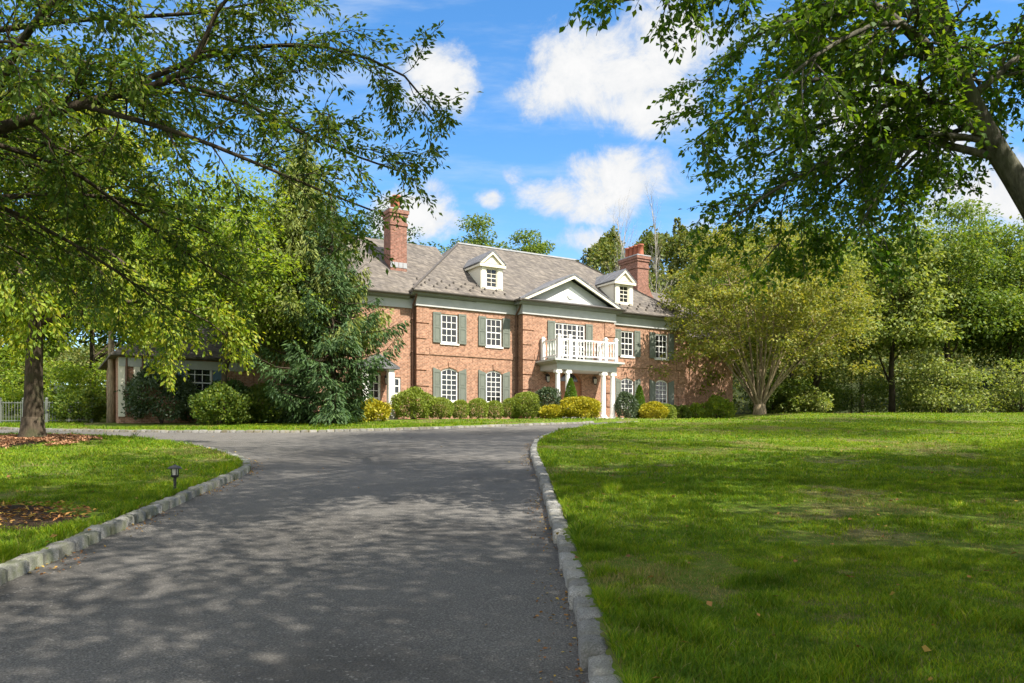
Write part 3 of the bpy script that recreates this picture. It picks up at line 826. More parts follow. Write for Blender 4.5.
# ------------------------------------------------------------------ far trees
BG = [
 # x, y, H, rx, bole, material, clumps, per, leaf, label
 (22.5,60,13.5,4.3,2.2,'lf_pale','pale green tree just right of the vase tree'),
 (28.6,61,15,4.4,2.4,'lf_pale','pale leafy tree with two dark trunks beyond the lawn crest'),
 (33.4,62,16.5,4.8,3.2,'lf_mid','open forked tree with dark trunk at right tree line'),
 (38.8,63,15,4.4,2.0,'lf_mid','fresh green tree near the right edge of the lawn'),
 (45,66,17,5,3,'lf_pale','tall pale tree at the right end of the tree line'),
 (25.5,74,18.5,5.2,4,'lf_mid','taller green tree behind the pale trees right of centre'),
 (34.5,80,20.5,5.6,4,'lf_olive','tall yellowish tree rising at the back of the right woods'),
 (44,82,21.5,5.8,4,'lf_mid','tall green tree at the back right of the woods'),
 (18.5,72,13.5,4.2,2.5,'lf_mid','green tree peeking behind the vase tree'),
 (54,78,20,5.6,4,'lf_deep','dark tall tree at the far right corner of the woods'),
 (13.2,66,9.5,3.4,1.0,'lf_lime','low lime green tree between the house end and vase tree'),
 (-3.4,80,21.5,4.0,6,'lf_mid','round topped tree rising left above the slate ridge'),
 (1.6,82,20.3,3.4,6,'lf_mid','second round treetop just right above the slate ridge'),
 (-33,50,12.5,5,2.5,'lf_lime','bright lime tree behind the pale fence at far left'),
 (-28.5,55,15,5,3,'lf_lime','bright green tree behind the slim tan tree'),
 (-39,58,17,6,3,'lf_yellow','tall yellowish tree at the far left edge'),
 (-25,60,17,5,3,'lf_mid','mid green tree behind the low wing'),
 (-20,64,19,5.5,4,'lf_mid','tall green tree behind the left brick wing'),
 (-46,52,14,5,2,'lf_mid','green tree outside the far left edge'),
 (-12,70,19,5,5,'lf_deep','dark treetop behind the left chimney'),
]
for i, (x, y, H, rx, bole, lf, lab) in enumerate(BG):
    clump_tree('woodland_tree', lab, x, y, H, rx, bole, .24, M[lf], M['bark_dark'], 115, 190, .28, 200+i, group='woodland trees round the lawn', hollow=.35, flat=.5)

# bare trees
for i, (x, y, H, lab) in enumerate(((14.2,86,22,'pale leafless tree just right of the four pot chimney'), (16.4,88,23.5,'tallest bare grey tree above the vase tree edge'), (12.0,92,22,'thin bare tree behind the four pot chimney'), (17.8,90,20,'short bare tree half hidden by the vase tree'))):
    T = Tree('bare_tree', lab, 'tree', x, y, M['bark_pale'], M['lf_mid'], 'leafless grey trees on the hill')
    rg = np.random.default_rng(300+i)
    P = dict(levels=2, dens=[1.3, 2.6], t0=[.3, .2], flat=[1, 1], ang=(.35, .8), lift=[.35, .3], len=[5.0, 2.0], rr=.5, droop=[-.15, -.1], wander=.12, leaf_from=9)
    ramify(T, branch_path(T.base, (rg.normal(0, .04), 0, 1), H, 9, 0, .05, rg), .12, .03, 0, P, rg)
    T.finish()

# wooded hill
rg = np.random.default_rng(77)
V_c, V_a, V_n, V_s = [], [], [], []
for i in range(470):
    y = rg.uniform(92, 245); x = rg.uniform(-.75, .8)*y
    if y < 138 and x < 14: continue
    z = g1(x, y)-1; H = rg.uniform(11, 17); r = rg.uniform(3.0, 5.2)
    con = rg.random() < .3
    n = int(1100*min(1.1, 130/y))+250
    d = rnd_unit(n, rg); d[:, 2] = np.abs(d[:, 2])*1.0-.25
    rr = rg.uniform(.6, 1.0, n)*(.8+.35*np.sin(d[:, 0]*5+i)*np.cos(d[:, 1]*4+i*2))
    if con:
        h = rg.random(n)**1.4; rad = r*.62*(1-h)+.15
        az = rg.uniform(0, 2*PI, n)
        pos = np.stack([x+np.cos(az)*rad, y+np.sin(az)*rad, z+.5+h*H*.92], -1)
        d = np.stack([np.cos(az), np.sin(az), np.full(n, -.3)], -1)
    else:
        pos = np.array([x, y, z+H*.55])+d*rr[:, None]*np.array([r, r, H*.48])
    V_c.append(pos); V_a.append(norm(d+rg.normal(size=(n, 3))*.6)); V_n.append(norm(d+np.array([0, 0, .7])+rg.normal(size=(n, 3))*.4)); V_s.append(rg.uniform(.6, 1.25, n)*(y/150)*.62)
far = leaves_mesh('wooded_hill_forest', np.concatenate(V_c), np.concatenate(V_a), np.concatenate(V_n), np.concatenate(V_s), .75, M['forest'])
tag(far, 'mixed wood of olive green trees covering the hill behind the house', 'forest', kind='stuff')

# ------------------------------------------------------------------ shrubs
def shrub(name, label, x, y, r, h, mat, seed, group=None, cone=0.0, lsize=.068, per=1.0, rough=.05, z=None, flatb=.0, square=2.35, wx=1.0):
    rg = np.random.default_rng(seed)
    z = g1(x, y) if z is None else z
    root = empty(name, (x, y, z)); tag(root, label, 'shrub', group)
    area = 4*PI*r*max(r, h/2)
    n = int(area*per*3.2/(lsize*lsize*.5))
    d = rnd_unit(n, rg)
    d[:, 2] = np.where(d[:, 2] < -.75, -d[:, 2], d[:, 2])
    if cone:
        f = rg.random(n)**1.5
        prof = (1-f)**.75*(.35+.65*np.minimum(1, f*5+.4))+.03
        az = rg.uniform(0, 2*PI, n)
        dd = np.stack([np.cos(az), np.sin(az), np.full(n, .35)], -1)
        k = 1+rough*np.sin(az*5+f*9+seed)+rg.normal(0, .05, n)
        dep = 1-.25*rg.random(n)**2
        pos = np.stack([np.cos(az)*prof*r*k*dep*wx, np.sin(az)*prof*r*k*dep, f*h*1.0+.05], -1)
    else:
        p = square
        q = (np.abs(d)**p).sum(-1)**(-1/p)
        lum = np.sin(d[:, 0]*4.1+seed)*np.sin(d[:, 1]*3.7+seed*2)*np.sin(d[:, 2]*4.7+seed*3)
        k = q*(1+rough*1.6*lum+rg.normal(0, rough*.35, n))*(1-.22*rg.random(n)**3)
        pos = d*k[:, None]*np.array([r*wx, r, h/2])
        pos[:, 2] += h/2
        dd = d
    ax = norm(dd*.8+rg.normal(size=(n, 3))*.6+np.array([0, 0, .35])); nr = norm(dd+rg.normal(size=(n, 3))*.55)
    leaves_mesh('foliage', pos, ax, nr, lsize*rg.uniform(.7, 1.3, n), .62, mat, root)
    w = MB()
    for i in range(5):
        a = i*1.26
        w.tube([(0, 0, -.1), (math.cos(a)*r*.2, math.sin(a)*r*.2, h*.3), (math.cos(a)*r*.45, math.sin(a)*r*.45, h*.62)], [.03, .022, .008], 5)
    w.build('stem', M['bark_dark'], root, recalc=False)
    return root

def sh(name, label, u, w, r, h, mat, seed, **k):
    x, y = hw(u, w); return shrub(name, label, x, y, r, h, M[mat], seed, z=k.pop('z', g1(x, y)-.03), **k)
ROW = 'clipped shrubs along the brick front'
sh('round_shrub', 'large clipped round shrub at left end of the foundation row', -.85, 1.35, .96, 1.5, 'box', 1, group=ROW, lsize=.10, rough=.14)
sh('boxwood', 'clipped boxwood just right of the large round shrub', .78, 1.3, .66, 1.12, 'box', 2, group=ROW)
sh('boxwood', 'second small boxwood from the large round shrub', 1.97, 1.3, .44, 1.02, 'box', 3, group=ROW)
sh('boxwood', 'boxwood in the middle of the row between the two arched windows', 3.03, 1.35, .54, 1.1, 'box', 4, group=ROW)
sh('boxwood', 'boxwood under the left side of the second arched window', 4.1, 1.3, .47, 1.0, 'box', 5, group=ROW)
sh('boxwood', 'small boxwood nearest the taller rounded shrub by the pavilion', 5.08, 1.45, .52, 1.16, 'box', 6, group=ROW)
sh('round_shrub', 'taller rounded shrub before the pavilion corner downspout', 5.95, 1.75, .84, 1.5, 'box', 7, group=ROW, rough=.05)
sh('holly_shrub', 'dark glossy rounded holly at left of the portico', 6.98, 2.3, .68, 1.72, 'boxdark', 8, lsize=.10, rough=.14)
sh('conical_shrub', 'pointed green conifer shrub before the left portico columns', 7.95, 3.15, .56, 2.25, 'cone', 9, cone=1)
sh('golden_shrub', 'broad golden yellow shrub at the foot of the left columns', 7.75, 4.3, 1.05, 1.15, 'gold', 10, lsize=.10, rough=.14, square=2.1)
sh('golden_shrub', 'smaller golden yellow shrub left of the broad golden one', 6.35, 3.8, .66, .72, 'gold', 11, lsize=.10, rough=.14, square=2.1)
sh('broad_shrub', 'dull green shrub right of the portico columns', 12.35, 2.6, .62, 1.6, 'boxdark', 12, lsize=.10, rough=.14)
sh('conical_shrub', 'pointed green conifer shrub right of the portico between windows', 13.75, 2.1, .52, 2.15, 'cone', 13, cone=1)
sh('golden_shrub', 'bright yellow ball shrub right of the portico', 13.75, 3.4, .78, 1.05, 'gold', 14, lsize=.09, square=2.1, rough=.1)
sh('round_shrub', 'green ball shrub directly right of the yellow ball', 15.2, 2.8, .64, 1.05, 'box', 15)
sh('low_shrub', 'low leafy shrub under the last arched window', 17.3, 1.7, .6, .95, 'lf_mid', 16, rough=.25, lsize=.12)
sh('low_shrub', 'low leafy shrub at the right corner of the house', 18.5, 1.8, .65, 1.0, 'lf_lime', 17, rough=.25, lsize=.12)
sh('low_shrub', 'green shrub mass between house corner and vase tree', 20.2, 2.2, .9, 1.3, 'lf_lime', 18, rough=.25, lsize=.14)
# left part
for i, (x, y, r, h, mt, lab) in enumerate((
    (-16.1, 37.2, 1.35, 2.3, 'boxdark', 'dark rounded rhododendron before the low brick wing'),
    (-13.2, 37.6, 1.2, 1.7, 'lf_deep', 'dark shrub below the blue shuttered window'),
    (-12.8, 35.4, 1.0, 1.5, 'lf_mid', 'leafy green shrub hiding the foot of the sunny maple'),
    (-11.6, 37.9, 1.2, 1.5, 'lf_mid', 'green shrub left of the spruce foot'),
    (-10.3, 37.7, .9, .95, 'boxdark', 'small dark shrub right by the spruce foot'),
    (-7.6, 38.6, .8, .85, 'gold', 'yellow green low shrub right of the spruce trunk'),
    (-6.8, 39.6, .75, .9, 'gold', 'yellow green low shrub beside the white porch post'),
    (-20.6, 38.6, .95, 1.35, 'lf_mid', 'round green shrub at right end of the pale fence'),
    (-23.4, 44, 1.6, 2.4, 'lf_lime', 'lime shrub behind the right part of the fence'),
    (-26.5, 45, 1.8, 2.8, 'lf_lime', 'lime shrub behind the middle of the fence'),
    (-20.8, 46, 1.7, 3.0, 'lf_mid', 'tall green shrub behind the slim tan tree'),
    (-30.2, 44, 2.0, 3.0, 'lf_lime', 'lime shrub behind the left end of the fence'))):
    if y > 43: clump_tree('garden_shrub', lab, x, y, h*1.4, r*1.4, .1, .06, M[mt], M['bark_dark'], 36, 150, .17, 140+i, rz=h*.85, cat='shrub', group='loose shrubs at the left of the house', hollow=.2, crad=r*.5, nlimb=5)
    else: shrub('garden_shrub', lab, x, y, r, h, M[mt], 40+i, lsize=.13, rough=.22, group='loose shrubs at the left of the house')
for i, (x, y, r, h, mt, lab) in enumerate((
    (12.8, 57.5, 1.6, 2.6, 'lf_lime', 'lime shrub left of the vase tree foot'),
    (18.8, 58.5, 1.6, 2.4, 'lf_mid', 'green shrub right behind the vase tree foot'),
    (21.0, 58.0, 1.4, 1.9, 'lf_pale', 'pale shrub under the first pale tree'),
    (30.5, 57.5, 2.0, 3.2, 'lf_pale', 'large pale shrub left of the forked tree'),
    (36.2, 57.5, 2.0, 3.4, 'lf_pale', 'large pale shrub right of the forked tree'),
    (39.5, 58.0, 2.0, 2.8, 'lf_mid', 'green shrub under the deep green tree'),
    (15.2, 61.0, 1.7, 3.0, 'lf_mid', 'green shrub straight behind the vase tree'),
    (9.9, 60.5, 1.5, 2.4, 'lf_lime', 'lime shrub off the right gable of the house'),
    (22.4, 64.0, 2.2, 3.6, 'lf_mid', 'tall green thicket deep between the pale trees'),
    (28.5, 68.0, 2.4, 3.8, 'lf_mid', 'green thicket deep behind the two dark trunks'),
    (35.0, 67.0, 2.4, 4.0, 'lf_mid', 'green thicket deep behind the forked tree'),
    (41.5, 65.0, 2.4, 4.0, 'lf_deep', 'dark thicket deep at the right edge of the woods'),
    (43.0, 59.0, 2.0, 3.0, 'lf_pale', 'pale shrub at the right edge of the picture'))):
    clump_tree('understory_shrub', lab, x, y, h*1.3, r*1.35, .1, .06, M[mt], M['bark_dark'], 34, 150, .2, 160+i, rz=h*.78, cat='shrub', group='shrubs under the woodland trees', hollow=.2, crad=r*.5, nlimb=5)

# ------------------------------------------------------------------ the brick house (u along the front, w outwards, h up)
house = empty('brick_house', (HX, HY, HZ), HROT)
tag(house, 'large two storey red brick house with slate roof, white columned portico and grey green shutters', 'house')
def H_(): return MB(flip=True)
def part(mb, name, mat, parent=None, smooth=False, **k):
    return mb.build(name, M[mat], parent or house, smooth, **k)

def arch_pts(u0, u1, hs, ha, n=10):
    """segmental arch from (u0,hs) over the apex to (u1,hs)"""
    c = (u0+u1)/2; hwid = (u1-u0)/2; r = ha-hs
    R = (hwid*hwid+r*r)/(2*r); cy_ = ha-R
    a0 = math.asin(min(1, hwid/R))
    return [(c+R*math.sin(-a0+2*a0*i/n), cy_+R*math.cos(-a0+2*a0*i/n)) for i in range(n+1)]

def wall_front(mb, u0, u1, h0, h1, w, holes, depth=.16):
    """wall skin with real openings and reveals. holes: (u0,u1,h0,h1,spring or None)"""
    us = sorted({u0, u1, *[x for q in holes for x in q[:2]]}); hs = sorted({h0, h1, *[x for q in holes for x in q[2:4]]})
    for a, b in zip(us, us[1:]):
        for c, d in zip(hs, hs[1:]):
            mu, mh = (a+b)/2, (c+d)/2
            if any(q[0] < mu < q[1] and q[2] < mh < q[3] for q in holes): continue
            mb.add([(a, w, c), (b, w, c), (b, w, d), (a, w, d)], [(0, 1, 2, 3)])
    for q in holes:
        a, b, c, d, s = q
        top = arch_pts(a, b, s, d) if s else [(a, d), (b, d)]
        loop = [(b, c)] + [(p[0], p[1]) for p in top[::-1]] + [(a, c)]
        if not s: loop = [(b, c), (b, d), (a, d), (a, c)]
        n = len(loop)
        for i in range(n):
            p, r = loop[i], loop[(i+1) % n]
            mb.add([(p[0], w, p[1]), (r[0], w, r[1]), (r[0], w-depth, r[1]), (p[0], w-depth, p[1])], [(0, 1, 2, 3)])
        if s:
            for k in range(len(top)-1):
                p, r = top[k], top[k+1]
                mb.add([(p[0], w, p[1]), (r[0], w, r[1]), (r[0], w, d+1e-4), (p[0], w, d+1e-4)], [(0, 1, 2, 3)])

W1 = [(1.44, 2.49), (4.27, 5.33), (13.97, 15.02), (16.8, 17.86)]
S_LO, S_HI = .95, 2.80; SPR = 2.62
T_LO, T_HI = 4.18, 5.80
PW0, PW1 = .65, .65
PU0, PU1 = 6.36, 12.95

holes_l = [(a, b, S_LO, S_HI, SPR) for a, b in W1[:2]] + [(a, b, T_LO, T_HI, None) for a, b in W1[:2]]
holes_r = [(a, b, S_LO, S_HI, SPR) for a, b in W1[2:]] + [(a, b, T_LO, T_HI, None) for a, b in W1[2:]]
mb = H_()
wall_front(mb, 0, PU0, -.5, 6.75, 0, holes_l)
wall_front(mb, PU1, 19.3, -.5, 6.75, 0, holes_r)
DOOR = (8.8, 10.5, .15, 3.0, 2.35)
wall_front(mb, PU0, PU1, -.5, 6.75, PW0, [DOOR, (8.55, 10.75, 3.45, 5.80, None)], .2)
mb.add([(PU0, PW0, -.5), (PU0, 0, -.5), (PU0, 0, 6.75), (PU0, PW0, 6.75)], [(0, 1, 2, 3)])
mb.add([(PU1, PW0, -.5), (PU1, 0, -.5), (PU1, 0, 6.75), (PU1, PW0, 6.75)], [(0, 1, 2, 3)])
mb.add([(0, 0, -.5), (0, -10.6, -.5), (0, -10.6, 6.75), (0, 0, 6.75)], [(0, 1, 2, 3)])
mb.add([(19.3, 0, -.5), (19.3, -10.6, -.5), (19.3, -10.6, 6.75), (19.3, 0, 6.75)], [(0, 1, 2, 3)])
mb.add([(0, -10.6, -.5), (19.3, -10.6, -.5), (19.3, -10.6, 6.75), (0, -10.6, 6.75)], [(0, 1, 2, 3)])
part(mb, 'wall', 'brick', recalc=False)
# dark rooms behind the glass
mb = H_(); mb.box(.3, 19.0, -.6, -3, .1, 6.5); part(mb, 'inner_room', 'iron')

# left wing, low wing, right wing walls
WW = -.35
SW = (-1.45, -.80, 1.25, 2.2)
mb = H_(); wall_front(mb, -9, 0, -.5, 6.6, WW, [(*SW, None), (-2.95, -1.95, .12, 2.35, None)])
mb.add([(-9, WW, -.5), (-9, -10, -.5), (-9, -10, 6.6), (-9, WW, 6.6)], [(0, 1, 2, 3)])
part(mb, 'wing_wall', 'brick', recalc=False)
LW = (-11.75, -10.55, .62, 2.35)
mb = H_(); wall_front(mb, -14.6, -9, -.5, 2.6, WW, [(*LW, None)])
mb.add([(-14.6, WW, -.5), (-14.6, -7.5, -.5), (-14.6, -7.5, 2.6), (-14.6, WW, 2.6)], [(0, 1, 2, 3)])
part(mb, 'low_wing_wall', 'brick', recalc=False)
mb = H_(); mb.box(19.31, 25, -9.5, -1.2, -.5, 5.9); part(mb, 'right_wing_wall', 'brick')

# quoins: proud brick blocks at the corners
for (a, b, w) in ((-.045, .72, 0.0), (PU0-.045, PU0+.74, PW0), (PU1-.74, PU1+.045, PW0), (18.6, 19.345, 0.0)):
    mb = H_(); h = .05; i = 0
    while h+.78 < 6.10:
        s = .0 if i % 2 == 0 else .16
        a2, b2 = (a, b-s) if a < PU0+.1 and b < 8 else (a+s, b)
        mb.box(a2, b2, w-.08, w+.05, h, h+.79)
        h += .86; i += 1
    part(mb, 'quoins', 'brick')
# belt course
for (a, b, w) in ((.76, PU0-.05, 0), (PU1+.05, 18.58, 0), (PU0+.78, 7.4, PW0), (11.95, PU1-.78, PW0)):
    mb = H_(); mb.box(a, b, w-.05, w+.045, 3.5, 3.84); part(mb, 'belt_course', 'brick')

# frieze and cornice
mb = H_()
mb.box(-.09, PU0-.1, -.1, .09, 6.11, 6.70); mb.box(PU1+.1, 19.39, -.1, .09, 6.11, 6.70)
mb.box(PU0-.09, PU1+.09, -.05, PW0+.09, 6.11, 6.70)
mb.box(-.09, -.003, -10.6, -.1, 6.11, 6.70); mb.box(19.303, 19.39, -10.6, -.1, 6.11, 6.70)
mb.box(-9.05, -.1, WW-.1, WW+.08, 5.98, 6.52)
part(mb, 'frieze', 'frieze')
mb = H_()
def moulding(mb, u0, u1, w, h, dep=.42):
    poly = [(w-.02, h), (w+.14, h), (w+.18, h+.05), (w+dep-.12, h+.06), (w+dep-.10, h+.13), (w+dep, h+.16), (w+dep, h+.21), (w-.02, h+.21)]
    mb.prism_u(poly, u0, u1)
moulding(mb, -.40, PU0-.38, 0, 6.63); moulding(mb, PU1+.38, 19.7, 0, 6.63)
moulding(mb, PU0-.38, PU1+.38, PW0, 6.632)
mb.box(PU0-.38, PU0-.1, 0.05, PW0, 6.64, 6.83); mb.box(PU1+.1, PU1+.38, 0.05, PW0, 6.64, 6.83)
moulding(mb, -9.4, -.4, WW, 6.44)
part(mb, 'cornice', 'grey_trim')
# gutters
mb = H_()
for (a, b, w, h) in ((-.42, PU0-.42, .42, 6.79), (PU1+.42, 19.75, .42, 6.79), (PU0-.42, PU1+.42, PW0+.42, 6.79), (-9.4, -.46, WW+.42, 6.60)):
    mb.prism_u([(w, h), (w+.10, h), (w+.13, h+.05), (w+.13, h+.10), (w, h+.10)], a, b)
mb.box(PU0-.545, PU0-.42, .43, PW0+.55, 6.79, 6.89); mb.box(PU1+.42, PU1+.545, .43, PW0+.55, 6.79, 6.89)
part(mb, 'gutter', 'gutter')
for (u, w, h0, h1, out_) in ((-.14, WW+.10, -.2, 6.0, -.2), (PU0-.14, .09, -.2, 6.05, .25)):
    mb = H_(); mb.tube([(u, w+.55, 6.72), (u, w+.40, 6.45), (u, w+.05, 6.15), (u, w, 5.9), (u, w, h0)], .05, 8)
    for h in (1.5, 3.6, 5.4): mb.box(u-.08, u+.08, w-.1, w+.06, h, h+.06)
    part(mb, 'downspout', 'copper')

# main hip roof with slate
EV = 6.88; RH = 11.30
def hip(mb, u0, u1, w0, w1, he, hr, ru0, ru1, rw, th=.10):
    A, B, C, D = (u0, w0, he), (u1, w0, he), (u1, w1, he), (u0, w1, he)
    R0, R1 = (ru0, rw, hr), (ru1, rw, hr)
    dn = lambda p: (p[0], p[1], p[2]-th)
    mb.add([A, B, C, D, R0, R1, dn(A), dn(B), dn(C), dn(D)], [(0, 1, 5, 4), (1, 2, 5), (2, 3, 4, 5), (3, 0, 4), (0, 6, 7, 1), (1, 7, 8, 2), (2, 8, 9, 3), (3, 9, 6, 0), (6, 9, 8, 7)])
mb = H_(); hip(mb, -.46, 19.76, .46, -11.06, EV, RH, 5.2, 14.1, -5.3); part(mb, 'roof', 'slate')
mb = H_(); mb.box(5.1, 14.2, -5.42, -5.18, RH-.04, RH+.055); ridge = part(mb, 'ridge_cap', 'lead')
for a, b in (((-.46, .46, EV+.03), (5.2, -5.3, RH+.03)), ((19.76, .46, EV+.03), (14.1, -5.3, RH+.03))):
    mb = H_(); mb.bar(a, b, .13, .06); part(mb, 'hip_flashing', 'gutter')
# left wing roof (slightly lower and set back), low wing roof, right wing roof
mb = H_()
we, wr = 6.70, 10.85
mb.prism_u([(WW+.46, we), (-5.2, wr), (-10.6, we), (-10.6, we-.1), (WW+.46, we-.1)], -9.45, 3.6)
part(mb, 'wing_roof', 'slate')
mb = H_(); hip(mb, -14.95, -8.5, WW+.4, -8.0, 2.66, 4.9, -11.6, -8.9, -3.9); part(mb, 'low_wing_roof', 'slate')
mb = H_(); hip(mb, 17.5, 25.5, -.75, -10, 5.95, 9.75, 19.0, 22.0, -5.2); part(mb, 'right_wing_roof', 'slate')
mb = H_(); mb.prism_u([(WW+.01, 2.1), (WW+.08, 2.1), (WW+.12, 2.5), (WW+.01, 2.5)], -14.6, -9.1); part(mb, 'low_wing_fascia', 'frieze')
# snow guards: staggered rows of small studs above the eave, each a part of the house
sl = (RH-EV)/(5.3+.46)
sg = None
for k, off in ((.42, 0), (.72, .35), (1.02, 0)):
    u = .25+off
    while u < 19:
        if not (PU0-.6 < u < PU1+.6):
            hh = EV+sl*k
            if sg is None:
                mb = H_(); mb.box(-.035, .035, -.06, .05, -.02, .085); mb.box(-.045, .045, -.02, .0, .08, .115)
                sg = part(mb, 'snow_guard', 'gutter'); o_ = sg
            else:
                o_ = sg.copy(); COL.objects.link(o_); o_.parent = house
            o_.location = (u, -(.46-k), hh)
        u += .75

# pediment over the entrance pavilion
ped = H_()
PE = (PU0-.42, PU1+.42); PA = (9.655, 8.72); PB = 6.90
slp = (PA[1]-PB)/(PA[0]-PE[0])
ped.prism([(PE[0], PB), PA, (PE[1], PB), (PE[1]-.12, PB-.02), (PA[0], PA[1]-.12), (PE[0]+.12, PB-.02)], 1.12, -2.2)
pr = part(ped, 'pediment_roof', 'slate_grey')
mb = H_()
mb.prism([(PE[0]+.12, PB-.03), (PA[0], PA[1]-.13), (PE[1]-.12, PB-.03), (PE[1]-.42, PB-.03), (PA[0], PA[1]-.31), (PE[0]+.42, PB-.03)], 1.10, .98)
part(mb, 'raking_cornice', 'cream')
mb = H_()
mb.prism([(PE[0]+.44, PB-.02), (PA[0], PA[1]-.32), (PE[1]-.44, PB-.02)], .66, .40)
ty = part(mb, 'tympanum', 'frieze')
mb = H_(); mb.prism([(7.95, 7.05), (9.655, 7.99), (11.36, 7.05)], .69, .64); part(mb, 'tympanum_panel', 'white')
mb = H_()
c0 = []
for i in range(20):
    a = 2*PI*i/20; c0.append((9.655+.24*math.cos(a), 7.42+.20*math.sin(a)))
mb.prism(c0, .735, .66); ow = part(mb, 'oval_window', 'frieze')
mb = H_(); mb.prism([(9.655+.14*math.cos(2*PI*i/16), 7.42+.11*math.sin(2*PI*i/16)) for i in range(16)], .745, .66); part(mb, 'pane', 'white', ow)
mb = H_(); mb.prism_u([(PW0+.46, 6.895), (.67, 7.06), (.67, 6.86), (PW0+.46, 6.86)], PU0-.3, PU1+.3); part(mb, 'pediment_ledge', 'slate_grey')

# windows
def sash(u0, u1, h0, h1, w, nu, nh, spr=None, name='window', fr=.085, mu=.032, mat='white', parent=None, sill=True, bays=None):
    mb = H_(); wf = w-.05; wb = w-.13
    a, b, c, d = u0+.003, u1-.003, h0+.003, h1-.003
    mb.box(a, a+fr, wb, wf, c, (spr or d)); mb.box(b-fr, b, wb, wf, c, (spr or d)); mb.box(a+fr, b-fr, wb, wf, c, c+fr)
    if spr:
        T = arch_pts(a, b, spr, d); I = arch_pts(a+fr, b-fr, spr-.02, d-fr)
        for k in range(len(T)-1):
            mb.prism([T[k], T[k+1], I[k+1], I[k]], wb, wf)
    else:
        mb.box(a+fr, b-fr, wb, wf, d-fr, d)
    ia, ib, ic, id_ = a+fr, b-fr, c+fr, d-fr
    ww = (ib-ia)
    cols = [ia+ww*i/nu for i in range(1, nu)] if bays is None else []
    if bays:
        for q in bays[0]: mb.box(ia+q-.05, ia+q+.05, wb+.004, wf-.004, ic, id_)
        cols = [ia+q for q in bays[1]]
    for x in cols: mb.box(x-mu/2, x+mu/2, wb+.02, wf-.02, ic, id_ - (.02 if spr else 0))
    for i in range(1, nh):
        y = ic+(id_-ic)*i/nh; t = mu if (i != nh//2 or spr) else mu*1.7
        mb.box(ia, ib, wb+.023, wf-.023, y-t/2, y+t/2)
    win = part(mb, name, mat, parent)
    g = H_()
    if spr:
        I = arch_pts(a+.02, b-.02, spr, d-.02); g.prism([(a+.02, c+.02)]+I+[(b-.02, c+.02)], wb+.045, wb+.03)
    else: g.box(a+.02, b-.02, wb+.03, wb+.045, c+.02, d-.02)
    part(g, 'pane', 'glass', win)
    if sill:
        s = H_(); s.box(u0-.06, u1+.06, w-.10, w+.06, h0-.09, h0-.002); part(s, 'sill', mat, win)
    return win
def shutter(u0, u1, h0, h1, w, inner=None, mat='shutter'):
    """panelled shutter hung on the wall; inner = height of the edge next to an arched window"""
    hl, hr = (h1, h1) if inner is None else inner
    mb = H_(); mb.prism([(u0, h0), (u1, h0), (u1, hr), (u0, hl)], w+.015, w+.05)
    f = .075; hm = h0+(min(hl, hr)-h0)*.48
    mb.box(u0, u0+f, w+.05, w+.068, h0, min(hl, hr)-.01); mb.box(u1-f, u1, w+.05, w+.068, h0, min(hl, hr)-.01)
    for h in (h0, hm): mb.box(u0+f, u1-f, w+.05, w+.067, h, h+.085)
    ht = min(hl, hr)-.11; mb.box(u0+f, u1-f, w+.05, w+.067, ht, ht+.09)
    mb.box(u0+f+.05, u1-f-.05, w+.05, w+.060, h0+.14, hm-.05); mb.box(u0+f+.05, u1-f-.05, w+.05, w+.060, hm+.14, ht-.05)
    return part(mb, 'shutter', mat)
for a, b in W1:
    sash(a, b, S_LO, S_HI, 0, 3, 6, SPR); sash(a, b, T_LO, T_HI, 0, 3, 4)
    shutter(a-.50, a-.02, S_LO-.05, S_HI, 0, (2.81, 2.64)); shutter(b+.02, b+.50, S_LO-.05, S_HI, 0, (2.64, 2.81))
    shutter(a-.50, a-.02, T_LO, 5.86, 0); shutter(b+.02, b+.50, T_LO, 5.86, 0)
    mb = H_()
    # flat/segmental arch lintel of upright bricks, a hand's breadth proud
    T = arch_pts(a-.05, b+.05, SPR+.02, S_HI+.03); O = arch_pts(a-.22, b+.22, SPR+.24, S_HI+.27)
    for k in range(len(T)-1): mb.prism([T[k], T[k+1], O[k+1], O[k]], -.02, .012)
    c = (a+b)/2; mb.prism([(c-.06, S_HI+.05), (c+.06, S_HI+.05), (c+.09, S_HI+.34), (c-.09, S_HI+.34)], .0, .05)
    part(mb, 'arch_lintel', 'brick')
sash(8.55, 10.75, 3.45, 5.80, PW0, 7, 7, None, 'balcony_window', bays=([.50, 1.53], [.25, .84, 1.19, 1.78]))
shutter(8.03, 8.53, 3.5, 5.86, PW0); shutter(10.77, 11.27, 3.5, 5.86, PW0)
sash(*SW, WW, 2, 2, None, fr=.10)
sash(*LW, WW, 3, 4)
shutter(LW[0]-.46, LW[0]-.02, LW[2], LW[3]+.05, WW, mat='blue_shutter'); shutter(LW[1]+.02, LW[1]+.46, LW[2], LW[3]+.05, WW, mat='blue_shutter')

